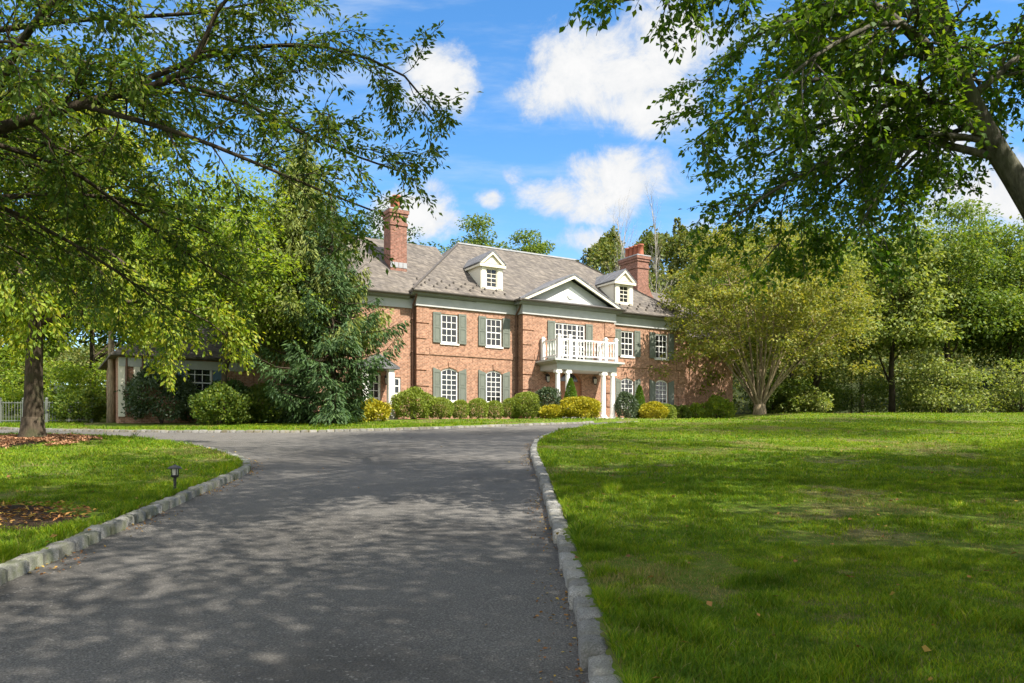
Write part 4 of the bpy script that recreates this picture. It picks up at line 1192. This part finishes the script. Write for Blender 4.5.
# front door
mb = H_()
mb.prism([(DOOR[0]+.003, .15)]+arch_pts(DOOR[0]+.003, DOOR[1]-.003, DOOR[4], DOOR[3]-.003)+[(DOOR[1]-.003, .15)], PW0-.19, PW0-.14)
for (a, b, c, d) in ((9.0, 9.6, .4, 1.1), (9.7, 10.3, .4, 1.1), (9.0, 9.6, 1.25, 2.1), (9.7, 10.3, 1.25, 2.1)):
    mb.box(a, b, PW0-.14, PW0-.115, c, d)
mb.box(8.82, 10.48, PW0-.14, PW0-.10, 2.2, 2.30)
dr = part(mb, 'front_door', 'door')
mb = H_(); mb.prism([(9.0, 2.36)]+arch_pts(9.0, 10.3, 2.38, 2.85)+[(10.3, 2.36)], PW0-.14, PW0-.125); part(mb, 'fanlight', 'glass', dr)
mb = H_(); mb.tube([(9.62, PW0-.08, 1.1), (9.62, PW0-.06, 1.2), (9.62, PW0-.08, 1.3)], .018, 6); part(mb, 'handle', 'iron', dr)

# lanterns on the wall
for (u, w, h) in ((7.95, PW0, 2.45), (11.35, PW0, 2.45), (-1.68, WW, 2.0)):
    mb = H_(); mb.box(u-.05, u+.05, w, w+.03, h-.1, h+.25); mb.tube([(u, w+.02, h+.22), (u, w+.12, h+.3), (u, w+.2, h+.24)], .014, 6)
    mb.lathe(u, w+.2, [(.02, h-.26), (.10, h-.22), (.10, h-.20)], 6); mb.lathe(u, w+.2, [(.15, h+.10), (.05, h+.22), (.015, h+.26)], 6)
    for i in range(6):
        a = PI*i/3; mb.bar((u+.09*math.cos(a), w+.2+.09*math.sin(a), h-.2), (u+.12*math.cos(a), w+.2+.12*math.sin(a), h+.1), .014)
    L_ = part(mb, 'wall_lantern', 'iron')
    g = H_(); g.lathe(u, w+.2, [(.075, h-.2), (.10, h+.1)], 6); part(g, 'lamp_glass', 'lampglass', L_)

# portico with four columns and a balcony
PF = 2.40; PL, PRR = 7.53, 11.78; CF = .36
mb = H_()
mb.box(PL, PRR, PW0+.003, PF, 2.84, 3.18)
e1 = [(0, 3.182), (.06, 3.182), (.08, 3.24), (.22, 3.28), (.30, 3.34), (.34, 3.36), (.34, 3.44), (0, 3.44)]
mb.box(PL-.10, PRR+.10, PW0+.003, PF+.10, 3.18, 3.245)
mb.box(PL-.22, PRR+.22, PW0+.003, PF+.22, 3.245, 3.31)
mb.box(PL-.34, PRR+.34, PW0+.003, PF+.34, 3.31, 3.41)
po = part(mb, 'portico', 'frieze')
mb = H_(); mb.box(PL-.004, PRR+.004, PW0+.5, PF+.004, 2.92, 3.10); part(mb, 'entablature_band', 'frieze', po)
mb = H_(); mb.box(PL-.2, PRR+.2, PW0+.01, PF+.2, 3.412, 3.45); part(mb, 'balcony_floor', 'lead', po)
for u in (7.70, 8.38, 10.92, 11.60):
    mb = H_(); w = 2.22
    mb.lathe(u, w, [(.17, .20), (.19, .23), (.19, .27), (.165, .30), (.165, .34), (.145, .37), (.148, 1.2), (.136, 2.0), (.122, 2.58), (.14, 2.60), (.14, 2.63), (.122, 2.65), (.125, 2.70)], 20)
    mb.box(u-.2, u+.2, w-.2, w+.2, .06, .20)
    mb.box(u-.17, u+.17, w-.17, w+.17, 2.79, 2.838)
    for s in (-1, 1):
        mb.lathe(u+s*.135, 0, [], 3) if False else None
        ring = [(u+s*.14+.075*math.cos(2*PI*i/12), 2.71+.075*math.sin(2*PI*i/12)) for i in range(12)]
        mb.prism(ring, w-.15, w+.15)
    mb.box(u-.14, u+.14, w-.145, w+.145, 2.72, 2.79)
    part(mb, 'column', 'white', po)
# balustrade
bal = H_(); posts = [(7.62, 2.44), (8.38, 2.44), (10.92, 2.44), (11.68, 2.44)]
for u, w in posts+[(7.62, .78), (11.68, .78)]:
    bal.box(u-.09, u+.09, w-.09, w+.09, 3.45, 4.78); bal.box(u-.12, u+.12, w-.12, w+.12, 4.70, 4.75)
    bal.box(u-.07, u+.07, w-.07, w+.07, 4.78, 4.84)
def rail(p, q, n, x=False):
    a = Vector((p[0], p[1], 0)); b = Vector((q[0], q[1], 0)); d = (b-a).normalized()
    a2 = a+d*.09; b2 = b-d*.09
    up = lambda v, h: (v.x, v.y, h)
    bal.bar(up(a2, 4.55), up(b2, 4.55), .09, .08); bal.bar(up(a2, 3.64), up(b2, 3.64), .08, .07)
    for i in range(n):
        c = a2+(b2-a2)*((i+.5)/n)
        bal.lathe(c.x, c.y, [(.03, 3.67), (.035, 3.78), (.022, 3.86), (.05, 4.02), (.03, 4.22), (.022, 4.36), (.035, 4.42), (.03, 4.52)], 6)
rail(posts[0], posts[1], 3, True); rail(posts[1], posts[2], 12); rail(posts[2], posts[3], 3, True)
rail((7.62, .78), posts[0], 5); rail((11.68, .78), posts[3], 5)
part(bal, 'balustrade', 'white', po)
mb = H_(); mb.box(PL-.3, PRR+.3, PW0+.003, 2.62, -.3, .058); part(mb, 'porch_step', 'stone', po)

# dormers
for c in (4.88, 14.56):
    wf = -.40; he = 8.95; ap = 9.82; hb = 7.46
    back = lambda h: .46-(h-EV)/sl       # where the slope of the roof reaches height h
    mb = H_()
    hwid = .725
    for s in (-1, 1):
        u = c+s*hwid; ui = c+s*(hwid-.10)
        a0, a1 = min(u, ui), max(u, ui)
        mb.prism_u([(wf-.003, hb), (wf-.003, he), (back(he)-.15, he), (back(hb)-.15, hb-.05)], a0, a1)
    mb.box(c-hwid, c+hwid, wf-.15, wf, hb-.25, 7.66)
    mb.box(c-hwid, c-.36, wf-.15, wf, 7.66, he); mb.box(c+.36, c+hwid, wf-.15, wf, 7.66, he)
    mb.box(c-.36, c+.36, wf-.15, wf, 8.74, he)
    mb.box(c-hwid+.06, c-.42, wf, wf+.03, 7.6, he-.02); mb.box(c+.42, c+hwid-.06, wf, wf+.03, 7.6, he-.02)
    D = part(mb, 'dormer', 'cream')
    sash(c-.36, c+.36, 7.66, 8.74, wf, 2, 4, None, 'dormer_window', .05, .03, 'cream', D, False)
    mb = H_(); e = .90
    mb.prism([(c-e, 9.03), (c, ap), (c+e, 9.03), (c+e-.03, 8.96), (c, ap-.10), (c-e+.03, 8.96)], wf+.17, back(ap)-.2)
    part(mb, 'dormer_roof', 'slate_grey', D)
    mb = H_(); 
    mb.prism([(c-e+.05, 8.99), (c, ap-.105), (c+e-.05, 8.99), (c+e-.26, 8.99), (c, ap-.27), (c-e+.26, 8.99)], wf+.15, wf+.03)
    mb.box(c-e+.04, c+e-.04, wf-.1, wf+.16, 8.80, 8.955)
    mb.prism([(c-.62, 8.96), (c, ap-.28), (c+.62, 8.96)], wf+.02, wf-.1)
    mb.prism([(c-.34, 9.03), (c, 9.36), (c+.34, 9.03)], wf+.06, wf+.02)
    for s in (-1, 1):
        a0, a1 = sorted((c+s*(e-.05), c+s*(hwid-.02)))
        mb.box(a0, a1, back(8.9)-.1, wf-.1, 8.83, 8.95)
    part(mb, 'dormer_gable', 'cream', D)

# chimneys
def chimney(u0, u1, w0, w1, hb, ht, pots, flash=None):
    mb = H_(); mb.box(u0, u1, w0, w1, hb, ht-.95)
    mb.box(u0-.05, u1+.05, w0-.05, w1+.05, ht-.95, ht-.80); mb.box(u0+.0, u1-.0, w0, w1, ht-.80, ht-.45)
    mb.box(u0-.06, u1+.06, w0-.06, w1+.06, ht-.45, ht-.28); mb.box(u0-.11, u1+.11, w0-.11, w1+.11, ht-.28, ht-.08)
    C_ = part(mb, 'chimney', 'brick_dark')
    mb = H_(); mb.box(u0-.12, u1+.12, w0-.12, w1+.12, ht-.08, ht-.01); part(mb, 'chimney_cap', 'lead', C_)
    for (pu, pw, r) in pots:
        mb = H_(); mb.lathe(pu, pw, [(r*1.12, ht), (r*1.12, ht+.06), (r, ht+.1), (r*.92, ht+.66), (r*1.1, ht+.70), (r*1.1, ht+.80), (r*.75, ht+.80)], 14)
        part(mb, 'chimney_pot', 'pot', C_, True)
    if flash:
        mb = H_(); 
        for i in range(4):
            a = u0-.02+(u1-u0+.04)*i/4; mb.box(a+.01, a+(u1-u0)/4-.01, w1-.01, w1+.02, flash, flash+.3)
        part(mb, 'flashing', 'lead', C_)
    return C_
chimney(-.72, .26, -3.0, -2.0, 7.0, 11.85, [(-.23, -2.32, .22), (-.23, -2.74, .2)], 8.52)
chimney(18.62, 19.62, -5.95, -4.0, 6, 12.0, [(19.12, -4.28, .22), (19.12, -4.75, .22), (19.12, -5.22, .22), (19.12, -5.68, .22)])
mb = H_(); mb.prism([(19.62, 6.0), (20.3, 6.0), (20.3, 8.8), (19.9, 9.4), (19.62, 9.9)], -5.9, -4.05); part(mb, 'chimney_shoulder', 'brick_dark')

# side entrance: white post, hood and glazed door
mb = H_()
mb.box(-1.98, -1.66, .55, .85, .0, 2.55); mb.box(-2.02, -1.62, .51, .89, .0, .16); mb.box(-2.02, -1.62, .51, .89, 2.45, 2.60)
mb.box(-3.42, -3.10, .55, .85, .0, 2.55)
pch = part(mb, 'side_porch', 'white')
mb = H_(); mb.prism([(-3.7, 2.60), (-2.54, 3.25), (-1.4, 2.60), (-1.4, 2.5), (-3.7, 2.5)], WW+.01, .98); part(mb, 'porch_roof', 'slate_grey', pch)
mb = H_(); mb.box(-3.5, -1.55, WW+.01, .95, -.3, .05); part(mb, 'porch_floor', 'stone', pch)
sash(-2.95, -1.95, .12, 2.35, WW, 3, 5, None, 'side_door', .12, .035, 'white', None, False)
# white corner boards and pipes on the gable end of the low wing
mb = H_()
for u in (-14.62, -13.98): mb.box(u, u+.28, WW+.003, WW+.06, -.2, 2.45)
part(mb, 'corner_boards', 'cream')
for u in (-14.28, -13.6):
    mb = H_(); mb.tube([(u, WW+.09, 2.5), (u, WW+.09, -.1)], .05, 8); part(mb, 'downspout', 'copper')

# ------------------------------------------------------------------ small things
# path light
x, y = -5.16, 12.4; z = g1(x, y)
pl = empty('path_light', (x, y, z)); tag(pl, 'small black lantern path light standing on the island lawn by the kerb', 'path light')
mb = MB(); mb.lathe(0, 0, [(.022, -.1), (.022, .20), (.03, .205), (.055, .215), (.06, .235), (.06, .245)], 12); mb.build('post', M['iron'], pl)
mb = MB(); mb.lathe(0, 0, [(.036, .245), (.042, .34)], 12); mb.build('lamp_glass', M['lampglass'], pl)
mb = MB()
for i in range(4):
    a = PI/4+PI/2*i; mb.bar((.05*math.cos(a), .05*math.sin(a), .24), (.056*math.cos(a), .056*math.sin(a), .345), .011)
mb.build('cage', M['iron'], pl)
mb = MB(); mb.lathe(0, 0, [(.105, .338), (.105, .348), (.075, .375), (.03, .392), (.012, .40), (.012, .41)], 16); mb.build('cap', M['iron'], pl)

# pale metal fence far left
fn = empty('garden_fence', (-23.5, 37.4, 0)); tag(fn, 'pale metal picket fence across the grass at far left', 'fence')
A = np.array([-27.5, 36.6]); B = np.array([-19.9, 38.4]); nP = 9
pk = MB(); rls = {.12: MB(), .95: MB()}
prev = None
for i in range(nP):
    p = A+(B-A)*i/(nP-1); zz = g1(p[0], p[1])
    mb = MB(); mb.box(p[0]+23.5-.05, p[0]+23.5+.05, p[1]-37.4-.05, p[1]-37.4+.05, zz-.2, zz+1.12)
    mb.lathe(p[0]+23.5, p[1]-37.4, [(.07, zz+1.12), (.07, zz+1.15), (.02, zz+1.20)], 8)
    mb.build('post', M['fence'], fn)
    if prev is not None:
        q, zq = prev
        for h in (.12, .95): rls[h].bar((q[0]+23.5, q[1]-37.4, zq+h), (p[0]+23.5, p[1]-37.4, zz+h), .035)
        for k in range(1, 8):
            t = k/8; c = q+(p-q)*t; zc = zq+(zz-zq)*t
            pk.box(c[0]+23.5-.01, c[0]+23.5+.01, c[1]-37.4-.01, c[1]-37.4+.01, zc+.05, zc+1.02)
    prev = (p, zz)
pk.build('pickets', M['fence'], fn); [m_.build('rail', M['fence'], fn) for m_ in rls.values()]

# dark planting bed on the island, near the kerb
def bed(name, label, cx, cy, rx, ry, mat, rise, seed):
    n = 40; rings = 9; V = [(cx, cy, g1(cx, cy)+rise)]; Fc = []
    rg = np.random.default_rng(seed)
    k = [1+.18*math.sin(3*a+seed)+.10*math.sin(7*a+2*seed) for a in np.linspace(0, 2*PI, n, endpoint=False)]
    for r in range(1, rings+1):
        for i in range(n):
            a = 2*PI*i/n; f = r/rings
            px_, py_ = cx+rx*f*k[i]*math.cos(a), cy+ry*f*k[i]*math.sin(a)
            V.append((px_, py_, g1(px_, py_)+rise*(1-f**3)-.012*(f > .95)+.006+rg.normal(0, .008)*(f < .9)))
    mb = MB()
    fs = [(0, 1+i, 1+(i+1) % n) for i in range(n)]
    for r in range(rings-1):
        for i in range(n):
            fs.append((1+r*n+i, 1+(r+1)*n+i, 1+(r+1)*n+(i+1) % n, 1+r*n+(i+1) % n))
    mb.add(V, fs); o = mb.build(name, mat, None, True)
    return tag(o, label, kind='structure')
bed('planting_bed', 'dark mulch bed on the island lawn near the kerb', -6.9, 9.7, 1.8, 1.05, M['mulch'], .05, 3)
bed('planting_bed', 'bark mulch ring round the island tree', -14.2, 20.7, 2.8, 2.8, M['mulch'], .06, 5)
bx, by = hw(3.0, 1.6)

def litter(name, label, pts, mat, size, ratio, seed, lift=.012):
    rg = np.random.default_rng(seed)
    x, y = pts; n = len(x)
    c = np.stack([x, y, gz(x, y)+lift+rg.uniform(0, .012 if lift < 0 else .03, n)], -1)
    ax = rg.normal(size=(n, 3))*np.array([1, 1, .25]); nr = norm(rg.normal(size=(n, 3))*.45+np.array([0, 0, 1]))
    o = leaves_mesh(name, c, ax, nr, size*rg.uniform(.6, 1.4, n), ratio, mat, None, .1)
    return tag(o, label, name.replace('_', ' '), kind='stuff')
rg = np.random.default_rng(9)
a = rg.uniform(0, 2*PI, 60000); r = np.sqrt(rg.random(60000))
k = fbm(-14.2+3.3*r*np.cos(a), 20.7+3.4*r*np.sin(a), 1.2, 4, 3)
ok = k > .22+.34*r*r
litter('mulch_chips', 'orange brown leaf litter and chips spread round the island tree', ((-14.2+3.3*r*np.cos(a))[ok], (20.7+3.4*r*np.sin(a))[ok]), M['litter'], .055, .55, 1, .045)
a = rg.uniform(0, 2*PI, 1700); r = np.sqrt(rg.random(1700))
litter('bed_debris', 'brown twigs and dead leaves lying on the dark mulch bed', (-6.9+1.85*r*np.cos(a), 9.7+1.1*r*np.sin(a)), M['fallen'], .06, .35, 2, .05)
# grit and dead leaves gathered along the kerbs
rg = np.random.default_rng(19)
def along(line, side, n, lo, hi, ymax):
    seg = np.linalg.norm(np.diff(line, axis=0), axis=1); s_ = np.concatenate([[0], np.cumsum(seg)])
    t = rg.uniform(0, s_[-1], n)
    x = np.interp(t, s_, line[:, 0]); y = np.interp(t, s_, line[:, 1])
    i = np.clip(np.searchsorted(s_, t)-1, 0, len(seg)-1); d = np.diff(line, axis=0)[i]/seg[i][:, None]
    o = rg.uniform(0, 1, n)**2.2*(hi-lo)+lo
    x = x-d[:, 1]*o*side; y = y+d[:, 0]*o*side
    k = (y > 3) & (y < ymax) & (np.abs(x) < .75*y+1) & (fbm(x, y, .8, 6, 2) > .42)
    return x[k], y[k]
pa = [along(KR, 1, 2600, .01, .28, 40), along(KL, -1, 3200, .01, .30, 40)]
px_ = np.concatenate([q[0] for q in pa]); py_ = np.concatenate([q[1] for q in pa])
litter('kerb_debris', 'brown grit and dead leaves gathered along the kerbs of the driveway', (px_, py_), M['fallen'], .03, .6, 4, -.106)
# fallen leaves: lawn and drive
y = np.sqrt(rg.uniform(4**2, 30**2, 1300)); x = rg.uniform(-.72, .72, 1300)*y
ins_ = inside(x, y, DRIVE)
kk = ~ins_ | (rg.random(1300) < .10)
x, y, ins_ = x[kk], y[kk], ins_[kk]
n = len(x)
c = np.stack([x, y, gz(x, y)+np.where(ins_, -.103, .045)], -1)
ax = rg.normal(size=(n, 3))*np.array([1, 1, .2]); nr = norm(rg.normal(size=(n, 3))*.4+np.array([0, 0, 1]))
o = leaves_mesh('fallen_leaves', c, ax, nr, rg.uniform(.03, .075, n), .62, M['fallen'], None, .12)
tag(o, 'scattered yellow and brown fallen leaves on lawn and driveway', 'fallen leaves', kind='stuff')


# ------------------------------------------------------------------ camera, light, world
cam = bpy.data.cameras.new('camera'); cam.sensor_width = 36; cam.lens = 810/1024*36
cam.shift_y = (448-341.5)/1024; cam.clip_end = 3000; cam.clip_start = .05
co_ = bpy.data.objects.new('camera', cam); COL.objects.link(co_)
co_.location = (0, 0, 1.55); co_.rotation_euler = (PI/2, 0, 0)
scene.camera = co_

EL = math.radians(52)
SD = (.822, -.570)                     # horizontal direction towards the sun
sun = bpy.data.lights.new('sun', 'SUN'); sun.energy = 4.9; sun.angle = math.radians(.53); sun.color = (1, .93, .82)
so = bpy.data.objects.new('sun', sun); COL.objects.link(so); so.location = (20, -15, 30)
dv = Vector((SD[0]*math.cos(EL), SD[1]*math.cos(EL), math.sin(EL)))
so.rotation_euler = dv.to_track_quat('Z', 'Y').to_euler()

w = bpy.data.worlds.new('World'); scene.world = w; w.use_nodes = True
nt = w.node_tree; nt.nodes.clear()
wo = N(nt, 'ShaderNodeOutputWorld'); bg = N(nt, 'ShaderNodeBackground'); nt.links.new(bg.outputs[0], wo.inputs[0])
sky = N(nt, 'ShaderNodeTexSky', sky_type='NISHITA'); sky.sun_disc = False
sky.sun_elevation = EL; sky.sun_rotation = math.atan2(SD[0], SD[1]); sky.air_density = 1.0; sky.dust_density = .4; sky.ozone_density = 2.0
tc = N(nt, 'ShaderNodeTexCoord')
sp = N(nt, 'ShaderNodeSeparateXYZ'); nt.links.new(tc.outputs['Generated'], sp.inputs[0])
yy = math_(nt, 'MAXIMUM', sp.outputs[1], .02)
px = math_(nt, 'DIVIDE', sp.outputs[0], yy); pz = math_(nt, 'DIVIDE', sp.outputs[2], yy)
cb = N(nt, 'ShaderNodeCombineXYZ'); nt.links.new(px, cb.inputs[0]); nt.links.new(pz, cb.inputs[1])
def nz(scale, detail, rough, dist=0):
    n = N(nt, 'ShaderNodeTexNoise'); n.inputs['Scale'].default_value = scale; n.inputs['Detail'].default_value = detail
    n.inputs['Roughness'].default_value = rough; n.inputs['Distortion'].default_value = dist
    nt.links.new(cb.outputs[0], n.inputs['Vector']); return n
n1 = nz(12, 13, .68, .35); n2 = nz(4, 4, .5); n3 = nz(26, 5, .6)
wx = math_(nt, 'MULTIPLY_ADD', n2.outputs['Fac'], .10, px); wz = math_(nt, 'MULTIPLY_ADD', n2.outputs['Fac'], .05, pz)
# cumulus banks: centre and half size on the sky (tangent of azimuth, tangent of height)
BL = [(.125,.465,.105,.066), (.18,.495,.075,.062), (.065,.445,.06,.036), (.155,.42,.065,.036), (.08,.310,.066,.028), (.135,.328,.066,.040), (.18,.32,.035,.022),
      (.09,.258,.045,.022), (-.09,.455,.055,.042), (-.13,.435,.05,.035), (-.105,.325,.028,.014), (-.125,.285,.055,.032), (-.03,.306,.024,.014), (.005,.34,.02,.014), (.02,.44,.05,.02),
      (.22,.27,.04,.02), (.46,.40,.14,.06), (.62,.31,.14,.06), (-.62,.36,.12,.05)]
fld = None
for (cx_, cz_, rx_, rz_) in BL:
    a = math_(nt, 'MULTIPLY', math_(nt, 'SUBTRACT', wx, cx_+.05), 1/rx_); a = math_(nt, 'MULTIPLY', a, a)
    c_ = math_(nt, 'MULTIPLY', math_(nt, 'SUBTRACT', wz, cz_+.025), 1/rz_); c_ = math_(nt, 'MULTIPLY', c_, c_)
    q = math_(nt, 'SUBTRACT', 1.0 if rx_ > .05 else .45, math_(nt, 'ADD', a, c_))
    fld = q if fld is None else math_(nt, 'SMOOTH_MAX', fld, q, .35)
fld = math_(nt, 'MAXIMUM', fld, -2.0)
dens = math_(nt, 'ADD', fld, math_(nt, 'MULTIPLY', math_(nt, 'SUBTRACT', n1.outputs['Fac'], .475), 4.8))
mask = N(nt, 'ShaderNodeMapRange', interpolation_type='SMOOTHSTEP'); nt.links.new(dens, mask.inputs[0]); mask.inputs[1].default_value = -.45; mask.inputs[2].default_value = 1.0
fr = N(nt, 'ShaderNodeMapRange'); nt.links.new(pz, fr.inputs[0]); fr.inputs[1].default_value = .75; fr.inputs[2].default_value = 1.1; fr.inputs[3].default_value = 1; fr.inputs[4].default_value = 0
front = math_(nt, 'MULTIPLY', math_(nt, 'GREATER_THAN', sp.outputs[1], .05), fr.outputs[0])
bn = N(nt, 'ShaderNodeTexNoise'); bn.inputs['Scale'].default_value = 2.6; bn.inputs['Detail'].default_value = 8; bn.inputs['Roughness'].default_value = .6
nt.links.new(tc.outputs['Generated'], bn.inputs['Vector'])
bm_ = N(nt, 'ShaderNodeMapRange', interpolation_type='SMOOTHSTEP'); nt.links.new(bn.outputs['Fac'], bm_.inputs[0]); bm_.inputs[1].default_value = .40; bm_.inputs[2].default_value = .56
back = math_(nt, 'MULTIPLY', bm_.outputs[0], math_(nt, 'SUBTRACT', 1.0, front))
mk = math_(nt, 'MULTIPLY', mask.outputs[0], front)
# thin cirrus veil
mp = N(nt, 'ShaderNodeMapping'); nt.links.new(cb.outputs[0], mp.inputs[0]); mp.inputs['Rotation'].default_value = (0, 0, .6); mp.inputs['Scale'].default_value = (3.0, 14, 1)
nc = N(nt, 'ShaderNodeTexNoise'); nc.inputs['Scale'].default_value = 1.3; nc.inputs['Detail'].default_value = 7; nc.inputs['Roughness'].default_value = .6; nt.links.new(mp.outputs[0], nc.inputs['Vector'])
cir = N(nt, 'ShaderNodeMapRange', interpolation_type='SMOOTHSTEP'); nt.links.new(nc.outputs['Fac'], cir.inputs[0]); cir.inputs[1].default_value = .42; cir.inputs[2].default_value = .80; cir.inputs[4].default_value = .6
cirm = math_(nt, 'MULTIPLY', cir.outputs[0], front)
hsv = N(nt, 'ShaderNodeHueSaturation'); hsv.inputs['Saturation'].default_value = 1.30; hsv.inputs['Value'].default_value = .71; nt.links.new(sky.outputs[0], hsv.inputs['Color'])
body = ramp(nt, math_(nt, 'MULTIPLY_ADD', n3.outputs['Fac'], .5, math_(nt, 'MULTIPLY', dens, .35)), [(.10, (1.75, 1.88, 2.05)), (.40, (2.25, 2.31, 2.38)), (.75, (2.6, 2.6, 2.6))])
s1 = mixc(nt, cirm, hsv.outputs[0], (2.0, 2.3, 2.65))
s2 = mixc(nt, mk, s1, body)
s2 = mixc(nt, back, s2, (5.2, 5.1, 5.0))  # unseen clouds behind and overhead, added extra bright to fill the shade
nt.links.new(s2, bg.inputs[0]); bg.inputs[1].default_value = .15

scene.view_settings.view_transform = 'Standard'; scene.view_settings.look = 'None'
scene.view_settings.exposure = 1.32; scene.view_settings.gamma = 1.0; scene.view_settings.use_curve_mapping = False
scene.render.engine = 'CYCLES'
cy = scene.cycles
cy.use_denoising = True
try: cy.denoiser = 'OPENIMAGEDENOISE'
except Exception: pass
cy.max_bounces = 6; cy.diffuse_bounces = 4; cy.glossy_bounces = 2; cy.transmission_bounces = 4; cy.transparent_max_bounces = 4
cy.caustics_reflective = False; cy.caustics_refractive = False
cy.sample_clamp_indirect = 6
